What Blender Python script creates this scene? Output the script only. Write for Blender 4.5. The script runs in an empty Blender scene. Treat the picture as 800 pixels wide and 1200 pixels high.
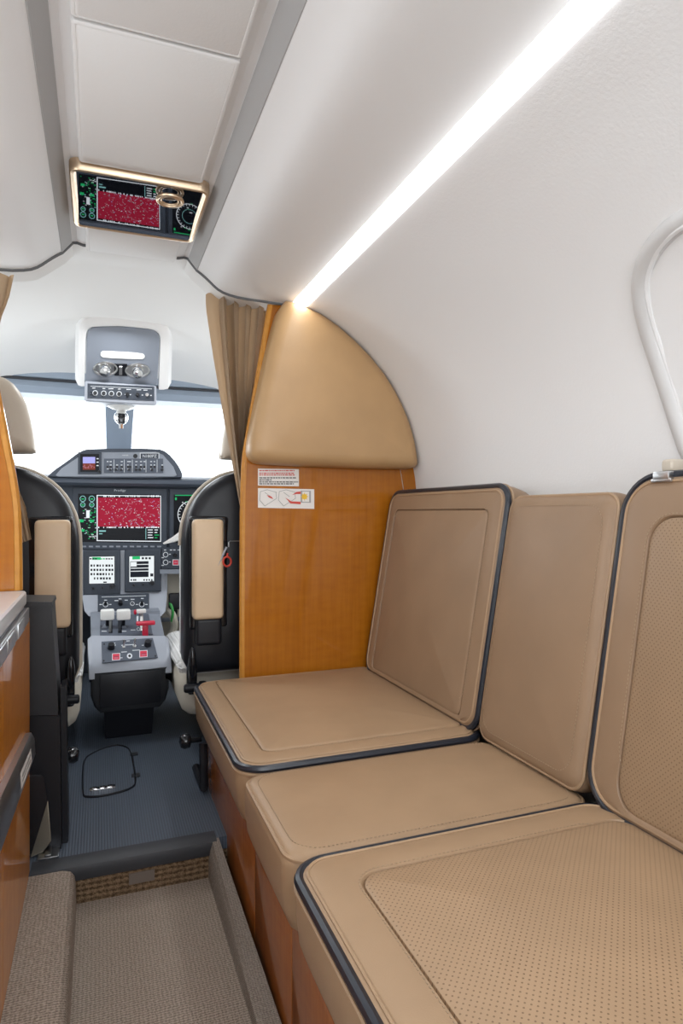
import bpy, bmesh, math, random
from mathutils import Vector as V, Matrix
C = bpy.context.scene.collection
R = random.Random(7)
PI = math.pi
# ---------------------------------------------------------------- camera model (800x1200)
F = 750.0; TH = math.atan(284 / 750.0); CO, SI = math.cos(TH), math.sin(TH); H = 0.87
EYE = V((0, 0, H))
def ray(px, py):
    a = (px - 400) / F; b = (600 - py) / F
    return V((a * CO + SI, -a * SI + CO, b))
def at(px, py, Y):  d = ray(px, py); return EYE + d * (Y / d.y)
def onx(px, py, X): d = ray(px, py); return EYE + d * (X / d.x)
def onz(px, py, z): d = ray(px, py); return EYE + d * ((z - H) / d.z)
XC = 0.085          # centre line of the aircraft

# ---------------------------------------------------------------- materials
def mat(name, col, rough=0.5, metal=0.0, spec=0.5, emit=None, es=1.0, coat=0.0, sheen=0.0, trans=0.0):
    m = bpy.data.materials.new(name); m.use_nodes = True
    b = m.node_tree.nodes['Principled BSDF']
    b.inputs['Base Color'].default_value = (*col, 1)
    b.inputs['Roughness'].default_value = rough
    b.inputs['Metallic'].default_value = metal
    b.inputs['Specular IOR Level'].default_value = spec
    b.inputs['Coat Weight'].default_value = coat
    b.inputs['Coat Roughness'].default_value = 0.04
    b.inputs['Sheen Weight'].default_value = sheen
    b.inputs['Transmission Weight'].default_value = trans
    if emit: b.inputs['Emission Color'].default_value = (*emit, 1); b.inputs['Emission Strength'].default_value = es
    return m
def N(m, typ, **kw):
    n = m.node_tree.nodes.new(typ)
    for k, v in kw.items():
        if k in n.inputs: n.inputs[k].default_value = v
        else: setattr(n, k, v)
    return n
def L(m, a, b): m.node_tree.links.new(a, b)
def coords(m, scale=(1, 1, 1), rot=(0, 0, 0)):
    tc = N(m, 'ShaderNodeTexCoord'); mp = N(m, 'ShaderNodeMapping')
    mp.inputs['Scale'].default_value = scale; mp.inputs['Rotation'].default_value = rot
    L(m, tc.outputs['Object'], mp.inputs['Vector']); return mp.outputs['Vector']
def bsdf(m): return m.node_tree.nodes['Principled BSDF']
def bump(m, hsock, strength=0.2, dist=0.002):
    b = N(m, 'ShaderNodeBump', Strength=strength, Distance=dist)
    L(m, hsock, b.inputs['Height']); L(m, b.outputs['Normal'], bsdf(m).inputs['Normal']); return b
def noise(m, vec, scale, detail=3.0, rough=0.5):
    n = N(m, 'ShaderNodeTexNoise', Scale=scale, Detail=detail, Roughness=rough); L(m, vec, n.inputs['Vector']); return n.outputs['Fac']
def ramp(m, fac, stops):
    r = N(m, 'ShaderNodeValToRGB'); cr = r.color_ramp
    while len(cr.elements) < len(stops): cr.elements.new(0.5)
    for e, (p, c) in zip(cr.elements, stops): e.position = p; e.color = (*c, 1)
    L(m, fac, r.inputs['Fac']); return r.outputs['Color']
def math_(m, op, a, b=None):
    n = N(m, 'ShaderNodeMath', operation=op)
    for i, x in enumerate((a, b)):
        if x is None: continue
        if isinstance(x, (int, float)): n.inputs[i].default_value = x
        else: L(m, x, n.inputs[i])
    return n.outputs[0]

def leather(name, col, rough=0.42):
    m = mat(name, col, rough, spec=0.45)
    v = coords(m)
    n1 = noise(m, v, 9, 3); c2 = tuple(x * 0.9 for x in col)
    L(m, ramp(m, n1, [(0.3, c2), (0.7, col)]), bsdf(m).inputs['Base Color'])
    vo = N(m, 'ShaderNodeTexVoronoi', Scale=520.0); L(m, v, vo.inputs['Vector'])
    bump(m, vo.outputs['Distance'], 0.12, 0.0008)
    return m
TAN = (0.41, 0.272, 0.163)
M = {}
M['leather'] = leather('tan_leather', TAN)
M['stitch'] = leather('stitch_tan', (0.40, 0.29, 0.19), 0.6)
M['pad'] = leather('pad_leather', (0.49, 0.305, 0.148), 0.4)
M['leather_back_shaded'] = leather('tan_leather_back_shaded', tuple(x * k for x, k in zip(TAN, (.76, .75, .77))))  # same leather, darkened to paint in the weaker light on the backs
M['beige'] = leather('beige_leather', (0.58, 0.51, 0.42), 0.45)
M['armtan'] = leather('armrest_leather', (0.70, 0.52, 0.34), 0.4)
def perforated(name, ax, ay):
    """tan leather with a staggered grid of punched holes along two object axes"""
    m = leather(name, TAN if ax == 0 else tuple(x * .82 for x in TAN))  # back version has the shade of the backs put into its colour
    tc = N(m, 'ShaderNodeTexCoord'); sp = N(m, 'ShaderNodeSeparateXYZ'); L(m, tc.outputs['Object'], sp.inputs[0])
    p = 0.0088
    def cell(s, off): return math_(m, 'SUBTRACT', math_(m, 'FRACT', math_(m, 'ADD', math_(m, 'DIVIDE', s, p), off)), 0.5)
    ds = []
    for off in (0.0, 0.5):
        u = cell(sp.outputs[ax], off); w = cell(sp.outputs[ay], off)
        ds.append(math_(m, 'ADD', math_(m, 'MULTIPLY', u, u), math_(m, 'MULTIPLY', w, w)))
    d = math_(m, 'MINIMUM', ds[0], ds[1])
    mask = math_(m, 'LESS_THAN', d, 0.016)
    b = bsdf(m); src = b.inputs['Base Color'].links[0].from_socket
    mx = N(m, 'ShaderNodeMix', data_type='RGBA'); L(m, mask, mx.inputs[0]); L(m, src, mx.inputs[6]); mx.inputs[7].default_value = (0.20, 0.125, 0.07, 1)
    L(m, mx.outputs[2], b.inputs['Base Color'])
    return m
M['perf_seat'] = perforated('perforated_leather_seat', 0, 1)
M['perf_back_shaded'] = perforated('perforated_leather_back_shaded', 2, 1)
def wood(name, axis, c1, c2, c3):
    m = mat(name, c1, 0.4, spec=0.08, coat=0.75)
    sc = [60, 60, 60]; sc[axis] = 2.5
    v = coords(m, tuple(sc)); g = noise(m, v, 1.6, 4, 0.6)
    sc2 = [9, 9, 9]; sc2[axis] = 28
    v2 = coords(m, tuple(sc2)); g2 = noise(m, v2, 2.0, 2, 0.5)
    f = math_(m, 'ADD', math_(m, 'MULTIPLY', g, 0.65), math_(m, 'MULTIPLY', g2, 0.35))
    L(m, ramp(m, f, [(0.33, c2), (0.5, c1), (0.68, c3)]), bsdf(m).inputs['Base Color'])
    return m
M['wood'] = wood('gloss_anigre_wood', 2, (0.385, 0.124, 0.007), (0.33, 0.100, 0.005), (0.43, 0.147, 0.010))
M['wood_cabinet_lit'] = wood('gloss_anigre_wood_cabinet_lit', 2, (0.60, 0.205, 0.014), (0.50, 0.165, 0.010), (0.66, 0.24, 0.02))  # same wood, colour brightened in place of light on the cabinet
M['wood_low_shaded'] = wood('gloss_anigre_wood_base_shaded', 2, (0.36, 0.11, 0.020), (0.30, 0.088, 0.014), (0.41, 0.135, 0.026))  # same wood, slightly darker to paint in the shade on the sofa base
M['wood_edge'] = wood('wood_edge_band', 2, (0.55, 0.24, 0.04), (0.47, 0.19, 0.03), (0.62, 0.29, 0.06))
def fabric(name, col, s=160, st=0.25, rough=0.85):
    m = mat(name, col, rough, spec=0.2)
    v = coords(m); n = noise(m, v, s, 4, 0.6); n2 = noise(m, v, 14, 3)
    bump(m, math_(m, 'ADD', n, math_(m, 'MULTIPLY', n2, 0.7)), st, 0.002)
    return m
M['liner'] = fabric('white_wall_liner', (0.84, 0.84, 0.84))
M['ceil'] = fabric('ceiling_liner', (0.82, 0.82, 0.82), 120, 0.10, 0.5)
M['panel'] = fabric('ceiling_panel_leather', (0.80, 0.80, 0.795), 220, 0.15, 0.6)
M['flank_shade'] = fabric('shaded_flank_liner', (0.44, 0.44, 0.44), 160, 0.1, 0.7)  # darker grey paints the shade of the ceiling flanks
M['headliner'] = fabric('cockpit_headliner', (0.82, 0.82, 0.81), 200, 0.1)
M['surround'] = mat('white_moulding', (0.80, 0.80, 0.80), 0.5)
M['ring'] = mat('window_ring', (0.64, 0.635, 0.63), 0.4)
M['led'] = mat('light_lens', (1, 1, 1), 0.5, emit=(0.94, 0.975, 1.0), es=10.0)
M['gasket'] = mat('grey_gasket', (0.12, 0.125, 0.13), 0.6)
def carpet(name, c1, c2, row=0.0055):
    m = mat(name, c1, 0.95, spec=0.1)
    tc = N(m, 'ShaderNodeTexCoord'); sp = N(m, 'ShaderNodeSeparateXYZ'); L(m, tc.outputs['Object'], sp.inputs[0])
    nz = noise(m, coords(m), 90, 3)
    def wavy(s, per, k): return math_(m, 'SINE', math_(m, 'ADD', math_(m, 'MULTIPLY', s, 2 * PI / per), math_(m, 'MULTIPLY', nz, k)))
    s_ = math_(m, 'ADD', sp.outputs[1], sp.outputs[2])
    h = math_(m, 'ADD', wavy(s_, row, 5), math_(m, 'MULTIPLY', wavy(sp.outputs[0], row * 1.3, 9), 0.5))
    n2 = noise(m, coords(m), 380, 2)
    f = math_(m, 'ADD', math_(m, 'MULTIPLY', h, 0.17), n2)
    L(m, ramp(m, f, [(0.25, c2), (0.75, c1)]), bsdf(m).inputs['Base Color'])
    bump(m, f, 0.8, 0.004)
    return m
M['carpet'] = carpet('ribbed_carpet', (0.51, 0.43, 0.36), (0.225, 0.18, 0.145))
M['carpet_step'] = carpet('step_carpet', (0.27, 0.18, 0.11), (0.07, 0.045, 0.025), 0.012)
M['carpet_side'] = carpet('side_carpet', (0.40, 0.355, 0.305), (0.21, 0.175, 0.15), 0.004)
def ribbed(name, col):
    m = mat(name, col, 0.42, spec=0.5)
    tc = N(m, 'ShaderNodeTexCoord'); sp = N(m, 'ShaderNodeSeparateXYZ'); L(m, tc.outputs['Object'], sp.inputs[0])
    h = math_(m, 'SINE', math_(m, 'MULTIPLY', sp.outputs[0], 2 * PI / 0.0065))
    L(m, ramp(m, math_(m, 'ADD', math_(m, 'MULTIPLY', h, 0.5), 0.5), [(0.0, tuple(x * 0.65 for x in col)), (0.7, col)]), bsdf(m).inputs['Base Color'])
    bump(m, h, 0.3, 0.001); return m
M['rubber_floor'] = ribbed('ribbed_rubber', (0.10, 0.125, 0.165))
M['rubber'] = mat('dark_rubber', (0.035, 0.038, 0.045), 0.5)
M['black'] = mat('black_plastic', (0.010, 0.011, 0.015), 0.38, spec=0.32)
M['black_gloss'] = mat('black_gloss', (0.008, 0.009, 0.012), 0.12)
M['black_leather'] = leather('black_leather', (0.014, 0.015, 0.019), 0.45)
M['piping'] = mat('dark_piping', (0.018, 0.022, 0.032), 0.28)
M['grey'] = mat('cockpit_grey', (0.22, 0.245, 0.29), 0.45)
M['grey_light'] = mat('cockpit_light_grey', (0.34, 0.365, 0.42), 0.42)
M['grey_dark'] = mat('cockpit_dark_grey', (0.06, 0.073, 0.097), 0.5, spec=0.3)
M['grey_face'] = mat('panel_face_grey', (0.085, 0.10, 0.13), 0.5, spec=0.3)
M['bezel'] = mat('display_bezel', (0.042, 0.052, 0.07), 0.5, spec=0.3)
M['charcoal'] = mat('charcoal_plastic', (0.022, 0.024, 0.028), 0.45, spec=0.35)
M['frame'] = mat('windshield_frame', (0.30, 0.36, 0.44), 0.5)
M['metal'] = mat('brushed_metal', (0.55, 0.56, 0.57), 0.28, 1.0)
M['metal_dark'] = mat('dark_metal', (0.34, 0.345, 0.355), 0.3, 1.0)
M['gold'] = mat('champagne_gold', (0.70, 0.54, 0.38), 0.36, 1.0)
M['chrome'] = mat('chrome', (0.8, 0.8, 0.8), 0.12, 1.0)
M['mirror'] = mat('black_mirror_glass', (0.50, 0.50, 0.52), 0.015, 1.0)
M['white'] = mat('white_plastic', (0.78, 0.78, 0.76), 0.4)
M['paper'] = mat('placard_white', (0.80, 0.77, 0.74), 0.4)
M['ink'] = mat('ink_black', (0.03, 0.03, 0.03), 0.5)
M['ink_grey'] = mat('ink_grey', (0.35, 0.35, 0.34), 0.5)
M['label'] = mat('label_white', (0.65, 0.68, 0.72), 0.5)
M['red'] = mat('red_plastic', (0.62, 0.012, 0.05), 0.35)
M['red_ink'] = mat('red_ink', (0.6, 0.06, 0.04), 0.5)
M['redtag'] = mat('red_rubber', (0.55, 0.05, 0.03), 0.45)
M['yellow'] = mat('yellow_ink', (0.8, 0.5, 0.03), 0.5)
M['cream'] = fabric('cream_panel', (0.58, 0.54, 0.46), 100, 0.1)
M['stone'] = mat('grey_solid_surface', (0.64, 0.635, 0.64), 0.22, coat=0.15)
M['curtain'] = fabric('curtain_cloth', (0.56, 0.43, 0.30), 300, 0.15, 0.8)
M['curtain_hem'] = fabric('curtain_hem_cloth', (0.36, 0.255, 0.165), 300, 0.15, 0.8)
M['wool'] = fabric('sheepskin', (0.74, 0.74, 0.73), 130, 1.0, 0.95)
M['screen'] = mat('screen_black', (0.004, 0.005, 0.008), 0.35, spec=0.15)
def em(name, c, s): M[name] = mat(name, (0, 0, 0), 0.6, spec=0.1, emit=c, es=s)
em('s_red', (0.34, 0.013, 0.038), 1.0); em('s_white', (0.85, 0.9, 0.95), 0.95); em('s_cyan', (0.35, 0.75, 0.75), 0.8)
em('s_green', (0.02, 0.5, 0.16), 0.9); em('s_lilac', (0.42, 0.42, 0.85), 1.0); em('s_dark', (0.012, 0.015, 0.022), 1.0)
em('s_page', (0.78, 0.83, 0.85), 1.0); em('s_pink', (0.6, 0.25, 0.34), 0.8); em('s_brown', (0.22, 0.05, 0.03), 0.9)
def glassmat():
    m = bpy.data.materials.new('windshield_glass'); m.use_nodes = True
    nt = m.node_tree; nt.nodes.clear()
    o = nt.nodes.new('ShaderNodeOutputMaterial'); t = nt.nodes.new('ShaderNodeBsdfTransparent'); g = nt.nodes.new('ShaderNodeBsdfGlossy')
    g.inputs['Roughness'].default_value = 0.02; mx = nt.nodes.new('ShaderNodeMixShader'); mx.inputs[0].default_value = 0.05
    t.inputs['Color'].default_value = (0.95, 0.975, 0.98, 1)
    nt.links.new(t.outputs[0], mx.inputs[1]); nt.links.new(g.outputs[0], mx.inputs[2]); nt.links.new(mx.outputs[0], o.inputs[0]); return m
M['glass'] = glassmat()
def acryl():
    m = bpy.data.materials.new('smoked_acrylic'); m.use_nodes = True
    nt = m.node_tree; nt.nodes.clear()
    o = nt.nodes.new('ShaderNodeOutputMaterial'); t = nt.nodes.new('ShaderNodeBsdfTransparent'); g = nt.nodes.new('ShaderNodeBsdfPrincipled')
    g.inputs['Base Color'].default_value = (0.03, 0.03, 0.035, 1); g.inputs['Roughness'].default_value = 0.2
    mx = nt.nodes.new('ShaderNodeMixShader'); mx.inputs[0].default_value = 0.4
    nt.links.new(t.outputs[0], mx.inputs[1]); nt.links.new(g.outputs[0], mx.inputs[2]); nt.links.new(mx.outputs[0], o.inputs[0]); return m
M['acrylic'] = acryl()
M['plate'] = mat('step_plate_bronze', (0.15, 0.12, 0.10), 0.45)
M['cream_solid'] = mat('cream_card', (0.75, 0.68, 0.52), 0.5)

# ---------------------------------------------------------------- mesh helpers
def BM(): return bmesh.new()
def loft(bm, loops, closed=True, cap0=False, cap1=False):
    vs = [[bm.verts.new(p) for p in lp] for lp in loops]
    n = len(vs[0])
    for a, b in zip(vs, vs[1:]):
        for i in range(n if closed else n - 1):
            j = (i + 1) % n
            try: bm.faces.new((a[i], a[j], b[j], b[i]))
            except ValueError: pass
    if cap0: bm.faces.new(list(reversed(vs[0])))
    if cap1: bm.faces.new(vs[-1])
    return vs
def box(bm, lo, hi, bev=0.0, seg=2, mtx=None):
    r = bmesh.ops.create_cube(bm, size=1.0)
    vs = r['verts']; lo, hi = V(lo), V(hi); c = (lo + hi) / 2; s = hi - lo
    for v in vs: v.co = V((v.co.x * s.x, v.co.y * s.y, v.co.z * s.z)) + c
    if bev > 0:
        es = list({e for v in vs for e in v.link_edges})
        g = bmesh.ops.bevel(bm, geom=es, offset=min(bev, min(s) * 0.48), segments=seg, profile=0.6, affect='EDGES')
        vs = [v for v in {v for f in g['faces'] for v in f.verts} | {v for v in vs if v.is_valid}]
    if mtx is not None:
        for v in vs: v.co = mtx @ v.co
def tube(bm, pts, r, n=8, closed=False, cap=True, r2=None):
    pts = [V(p) for p in pts]; m = len(pts); loops = []
    tang = []
    for i in range(m):
        if closed: t = pts[(i + 1) % m] - pts[i - 1]
        else: t = pts[min(i + 1, m - 1)] - pts[max(i - 1, 0)]
        tang.append(t.normalized())
    ref = V((0, 0, 1)) if abs(tang[0].z) < 0.9 else V((0, 1, 0))
    nrm = (ref - tang[0] * ref.dot(tang[0])).normalized()
    for i in range(m):
        nrm = (nrm - tang[i] * nrm.dot(tang[i])).normalized(); bi = tang[i].cross(nrm)
        rr = r[i] if isinstance(r, (list, tuple)) else r; q = r2 if r2 else rr
        loops.append([pts[i] + nrm * (math.cos(2 * PI * k / n) * rr) + bi * (math.sin(2 * PI * k / n) * q) for k in range(n)])
    if closed: loops.append(loops[0]); loft(bm, loops)
    else: loft(bm, loops, True, cap, cap)
def cyl(bm, p0, p1, r0, r1=None, n=20, bev=0.0):
    p0, p1 = V(p0), V(p1); r1 = r0 if r1 is None else r1; d = (p1 - p0); h = d.length; d.normalize()
    ref = V((0, 0, 1)) if abs(d.z) < 0.9 else V((0, 1, 0)); u = d.cross(ref).normalized(); w = d.cross(u)
    prof = [(0, r0), (h, r1)] if bev <= 0 else [(0, r0 - bev), (bev, r0), (h - bev, r1), (h, r1 - bev)]
    loft(bm, [[p0 + d * z + (u * math.cos(2 * PI * k / n) + w * math.sin(2 * PI * k / n)) * r for k in range(n)] for z, r in prof], True, True, True)
def lathe(bm, p0, axis, prof, n=24):
    d = V(axis).normalized(); ref = V((0, 0, 1)) if abs(d.z) < 0.9 else V((0, 1, 0)); u = d.cross(ref).normalized(); w = d.cross(u); p0 = V(p0)
    loft(bm, [[p0 + d * z + (u * math.cos(2 * PI * k / n) + w * math.sin(2 * PI * k / n)) * max(r, 1e-4) for k in range(n)] for z, r in prof], True, True, True)
def prism(bm, poly, vec):
    vec = V(vec); poly = [V(p) for p in poly]
    loft(bm, [poly, [p + vec for p in poly]], True, True, True)
def ball(bm, c, rx, ry, rz, n=16):
    g = bmesh.ops.create_uvsphere(bm, u_segments=n, v_segments=n // 2 + 2, radius=1)
    for v in g['verts']: v.co = V((v.co.x * rx, v.co.y * ry, v.co.z * rz)) + V(c)
def rr2(w, h, r, n=6, inset=0.0):
    """rounded rectangle centred at 0, list of (x, y)"""
    w2, h2 = w / 2 - inset, h / 2 - inset; r = max(r - inset, 0.004); r = min(r, w2, h2); out = []
    for cx, cy, a0 in ((w2 - r, h2 - r, 0), (-w2 + r, h2 - r, PI / 2), (-w2 + r, -h2 + r, PI), (w2 - r, -h2 + r, 1.5 * PI)):
        for i in range(n + 1):
            a = a0 + PI / 2 * i / n; out.append((cx + r * math.cos(a), cy + r * math.sin(a)))
    return out
def resample(pts, n, closed=True):
    pts = [V(p) for p in pts]; q = pts + [pts[0]] if closed else pts
    ds = [0]
    for a, b in zip(q, q[1:]): ds.append(ds[-1] + (b - a).length)
    out = []
    for k in range(n):
        t = ds[-1] * k / (n if closed else n - 1); i = 0
        while i < len(ds) - 2 and ds[i + 1] < t: i += 1
        f = (t - ds[i]) / max(ds[i + 1] - ds[i], 1e-9); out.append(q[i].lerp(q[i + 1], min(max(f, 0), 1)))
    return out
def smooth_loop(p, it=2, closed=True):
    """Chaikin corner cutting"""
    p = [V(x) for x in p]
    for _ in range(it):
        o = []
        rng = range(len(p)) if closed else range(len(p) - 1)
        for i in rng:
            a, b = p[i], p[(i + 1) % len(p)]; o += [a.lerp(b, 0.25), a.lerp(b, 0.75)]
        if not closed: o = [p[0]] + o + [p[-1]]
        p = o
    return p
def inset_loop(p, d, nrm, sm=False):
    m = len(p); o = []
    for i in range(m):
        t = (p[(i + 1) % m] - p[i - 1]).normalized(); o.append(p[i] + nrm.cross(t).normalized() * d)
    for _ in range(int(abs(d) * 400) if sm else 0):
        o = [o[i] * .5 + (o[i - 1] + o[(i + 1) % m]) * .25 for i in range(m)]
    return o
def puff(bm, outline, nrm, depth, edge, dome=0.0, back=True, n=72):
    """cushion-like solid: outline (world points, CCW seen against nrm), thickness towards nrm with rounded edge"""
    nrm = V(nrm).normalized(); p = resample(outline, n); c = sum(p, V()) / n
    if sum(((a - c).cross(b - c)).dot(nrm) for a, b in zip(p, p[1:] + p[:1])) < 0: p.reverse()
    loops = [p]
    if back: pass
    loops.append([q + nrm * (depth - edge) for q in p])
    for k in range(1, 6):
        a = PI / 2 * k / 5
        ins = inset_loop(p, edge * (1 - math.cos(a)), nrm, True)
        loops.append([q + nrm * (depth - edge + edge * math.sin(a)) for q in ins])
    last = inset_loop(p, edge, nrm, True)
    for k in (0.85, 0.65, 0.4, 0.2, 0.06):
        loops.append([c + (q - c) * k + nrm * (depth + dome * (1 - k * k)) for q in last])
    loft(bm, loops, True, True, True)
def obj(name, bm, m, parent=None, smooth=True, ang=35):
    bmesh.ops.recalc_face_normals(bm, faces=bm.faces)
    me = bpy.data.meshes.new(name); bm.to_mesh(me); bm.free()
    ms = m if isinstance(m, (list, tuple)) else [m]
    for x in ms: me.materials.append(M[x] if isinstance(x, str) else x)
    if smooth: me.shade_smooth(); me.set_sharp_from_angle(angle=math.radians(ang))
    o = bpy.data.objects.new(name, me); C.objects.link(o)
    if parent is not None:
        o.parent = parent
        if parent.type == 'EMPTY': o.matrix_parent_inverse = Matrix.Translation(-parent.location)
    return o
def thing(name, label, cat, loc, group=None):
    o = bpy.data.objects.new(name, None); C.objects.link(o); o.location = loc; o.empty_display_size = 0.05
    o['label'] = label; o['category'] = cat
    if group: o['group'] = group
    return o
def tag(o, label, cat, group=None):
    o['label'] = label; o['category'] = cat
    if group: o['group'] = group
    return o
def struct(name, bm, m, parent=None, **k):
    o = obj(name, bm, m, parent, **k)
    if parent is None: o['kind'] = 'structure'
    return o

class Plane:
    """a flat face in the place; pt() gives the point of it seen at a photo coordinate"""
    def __init__(s, p, n): s.p = V(p); s.n = V(n).normalized()
    def pt(s, px, py, off=0.0):
        d = ray(px, py); t = (s.p - EYE).dot(s.n) / d.dot(s.n); return EYE + d * t + s.n * off
def plane3(a, b, c):
    n = (b - a).cross(c - a).normalized()
    if n.dot(EYE - a) < 0: n = -n
    return Plane(a, n)
class Draw:
    """flat printing / pixels on a face, several colours in one mesh"""
    def __init__(s, pl): s.pl = pl; s.bm = BM(); s.mats = []
    def mi(s, c):
        if c not in s.mats: s.mats.append(c)
        return s.mats.index(c)
    def poly(s, pts, c, off=0.0006):
        f = s.bm.faces.new([s.bm.verts.new(s.pl.pt(x, y, off)) for x, y in pts]); f.material_index = s.mi(c)
    def rect(s, x0, y0, x1, y1, c, off=0.0006, k=0.0):
        # k: slope of the line (py per px)
        s.poly([(x0, y0), (x1, y0 + k * (x1 - x0)), (x1, y1 + k * (x1 - x0)), (x0, y1)], c, off)
    def ring(s, x, y, r, w, c, off=0.0008, n=18):
        o = [s.bm.verts.new(s.pl.pt(x + r * math.cos(2 * PI * k / n), y + r * math.sin(2 * PI * k / n), off)) for k in range(n)]
        i = [s.bm.verts.new(s.pl.pt(x + (r - w) * math.cos(2 * PI * k / n), y + (r - w) * math.sin(2 * PI * k / n), off)) for k in range(n)]
        for k in range(n):
            f = s.bm.faces.new((o[k], o[(k + 1) % n], i[(k + 1) % n], i[k])); f.material_index = s.mi(c)
    def disc(s, x, y, r, c, off=0.0008, n=16): s.poly([(x + r * math.cos(2 * PI * k / n), y + r * math.sin(2 * PI * k / n)) for k in range(n)], c, off)
    def line(s, x0, y0, x1, y1, w, c, off=0.0008):
        dx, dy = x1 - x0, y1 - y0; l = math.hypot(dx, dy) or 1; ux, uy = -dy / l * w / 2, dx / l * w / 2
        s.poly([(x0 + ux, y0 + uy), (x1 + ux, y1 + uy), (x1 - ux, y1 - uy), (x0 - ux, y0 - uy)], c, off)
    def text(s, txt, x, y, h, c, off=0.001, k=0.0, sx=1.0):
        cu = bpy.data.curves.new('lettering', 'FONT'); cu.body = txt; cu.size = h / 0.72; cu.resolution_u = 2
        o = bpy.data.objects.new('lettering', cu); me = bpy.data.meshes.new_from_object(o)
        vs = [s.bm.verts.new(s.pl.pt(x + v.co.x * sx, y - v.co.y + k * v.co.x, off)) for v in me.vertices]
        for p in me.polygons:
            try: f = s.bm.faces.new([vs[i] for i in p.vertices]); f.material_index = s.mi(c)
            except ValueError: pass
        bpy.data.objects.remove(o); bpy.data.curves.remove(cu); bpy.data.meshes.remove(me)
    def done(s, name, parent): 
        o = obj(name, s.bm, s.mats, parent, smooth=False)
        return o
def slab(bm, pl, pts, depth, edge=0.002, rnd=0, off=0.0, n=64):
    """solid plate on a plane: outline in photo coordinates, thickness towards the viewer"""
    w = [pl.pt(x, y, off) for x, y in pts]
    if rnd: w = smooth_loop(w, rnd)
    c = sum(w, V()) / len(w)
    ar = sum(((a - c).cross(b - c)).dot(pl.n) for a, b in zip(w, w[1:] + w[:1]))
    if ar < 0: w.reverse()
    if rnd: loops_in = inset_loop(w, edge, pl.n)
    else: loops_in = [q + (c - q).normalized() * edge for q in w]
    loft(bm, [w, [q + pl.n * (depth - edge) for q in w], [q + pl.n * depth for q in loops_in]], True, True, True)
def rq(x0, y0, x1, y1, k=0.0): return [(x0, y0), (x1, y0 + k * (x1 - x0)), (x1, y1 + k * (x1 - x0)), (x0, y1)]
def knob(bm, pl, x, y, r, h, off=0.0, n=16, taper=0.85):
    p = pl.pt(x, y, off); sc = (pl.pt(x + 1, y) - pl.pt(x, y)).length; cyl(bm, p, p + pl.n * h, r * sc, r * sc * taper, n)

# ================================================================ SETTING
ZF = 0.09            # cockpit floor height (aisle carpet is 0)
YB = 1.87            # right-hand bulkhead
YS = 1.54            # step up into the cockpit
bm = BM(); box(bm, (-0.06, -1.2, -0.02), (0.30, YS, 0.0)); struct('floor', bm, 'carpet')
bm = BM(); box(bm, (-0.80, YS, ZF - 0.03), (0.95, 3.35, ZF)); struct('floor_cockpit', bm, 'rubber_floor')
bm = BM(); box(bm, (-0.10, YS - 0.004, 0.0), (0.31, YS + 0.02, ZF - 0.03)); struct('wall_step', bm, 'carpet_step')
bm = BM(); box(bm, (-0.95, -1.25, -0.06), (1.05, 3.4, -0.02)); struct('floor_base', bm, 'rubber')
bm = BM(); box(bm, (0.30, 1.0, -0.02), (0.95, YS, 0.0)); struct('floor_side', bm, 'rubber')
bm = BM(); box(bm, (-0.95, -1.23, -0.02), (1.08, -1.2, H + .74)); struct('wall_aft', bm, 'liner')
# rubber nosing on the step
bm = BM()
prof = [(YS - 0.012, ZF - 0.034), (YS - 0.018, ZF - 0.016), (YS - 0.014, ZF - 0.002), (YS - 0.002, ZF + 0.003), (YS + 0.03, ZF + 0.003), (YS + 0.03, ZF - 0.034)]
loft(bm, [[V((x, y, z)) for y, z in prof] for x in (-0.139, 0.262)], True, True, True); struct('trim_1', bm, 'rubber')
# carpeted ledge on the left, carpet kick strip on the right
bm = BM()
prof = [(-0.142, 0.0), (-0.142, 0.088), (-0.075, 0.088), (-0.058, 0.083), (-0.050, 0.072), (-0.048, 0.055), (-0.046, 0.0)]
loft(bm, [[V((x, y, z)) for x, z in prof] for y in [(-1.2 + 2.72 * i / 10) for i in range(11)]], True, True, True); struct('baseboard_left', bm, 'carpet')
bm = BM(); loops = []
for i in range(13):
    t = i / 12; y = -0.2 + (YS - 0.001 + 0.2) * t; tt = max(0, (y - 0.9) / 0.64); h = 0.010 + 0.08 * tt ** 1.1
    loops.append([V((0.243, y, 0)), V((0.245, y, h * 0.8)), V((0.252, y, h)), V((0.286 - 0.018 * tt, y, h)), V((0.2878, y, 0))])
loft(bm, loops, True, True, True); struct('baseboard_right', bm, 'carpet_side')
# --- ceiling and wall cross-sections (offset from centre, height above eye)
half = [(0.0, .722), (.125, .722), (.140, .726), (.152, .724), (.178, .6935), (.190, .6855), (.202, .6765), (.214, .6665), (.226, .656), (.238, .647), (.252, .640), (.270, .635), (.295, .631), (.33, .629), (.40, .627), (.455, .626)]
wallp = [at(x, y, YB) for x, y in ((352, 365), (368, 371), (395, 390), (420, 413), (450, 450), (470, 490), (480, 525), (486, 560))]
WALL = [(p.x - XC, p.z - H) for p in wallp] + [(.892, 0.0), (.895, -.1), (.88, -.3), (.83, -.55), (.74, -.78)]
YEND = YB - 0.012
def sweep(name, prof, y0, y1, m, n=14, flip=False):
    bm = BM(); s = -1 if flip else 1
    loft(bm, [[V((XC + s * dx, y0 + (y1 - y0) * i / n, H + u)) for dx, u in prof] for i in range(n + 1)], closed=False)
    return struct(name, bm, m, ang=50)
prof = [(-a, b) for a, b in reversed(half)] + half[1:]
bm = BM(); loft(bm, [[V((XC + dx, -1.2 + (YEND + 1.2) * i / 14, H + u)) for dx, u in prof] for i in range(15)], closed=False)
struct('ceiling', bm, 'ceil', ang=18)
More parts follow.
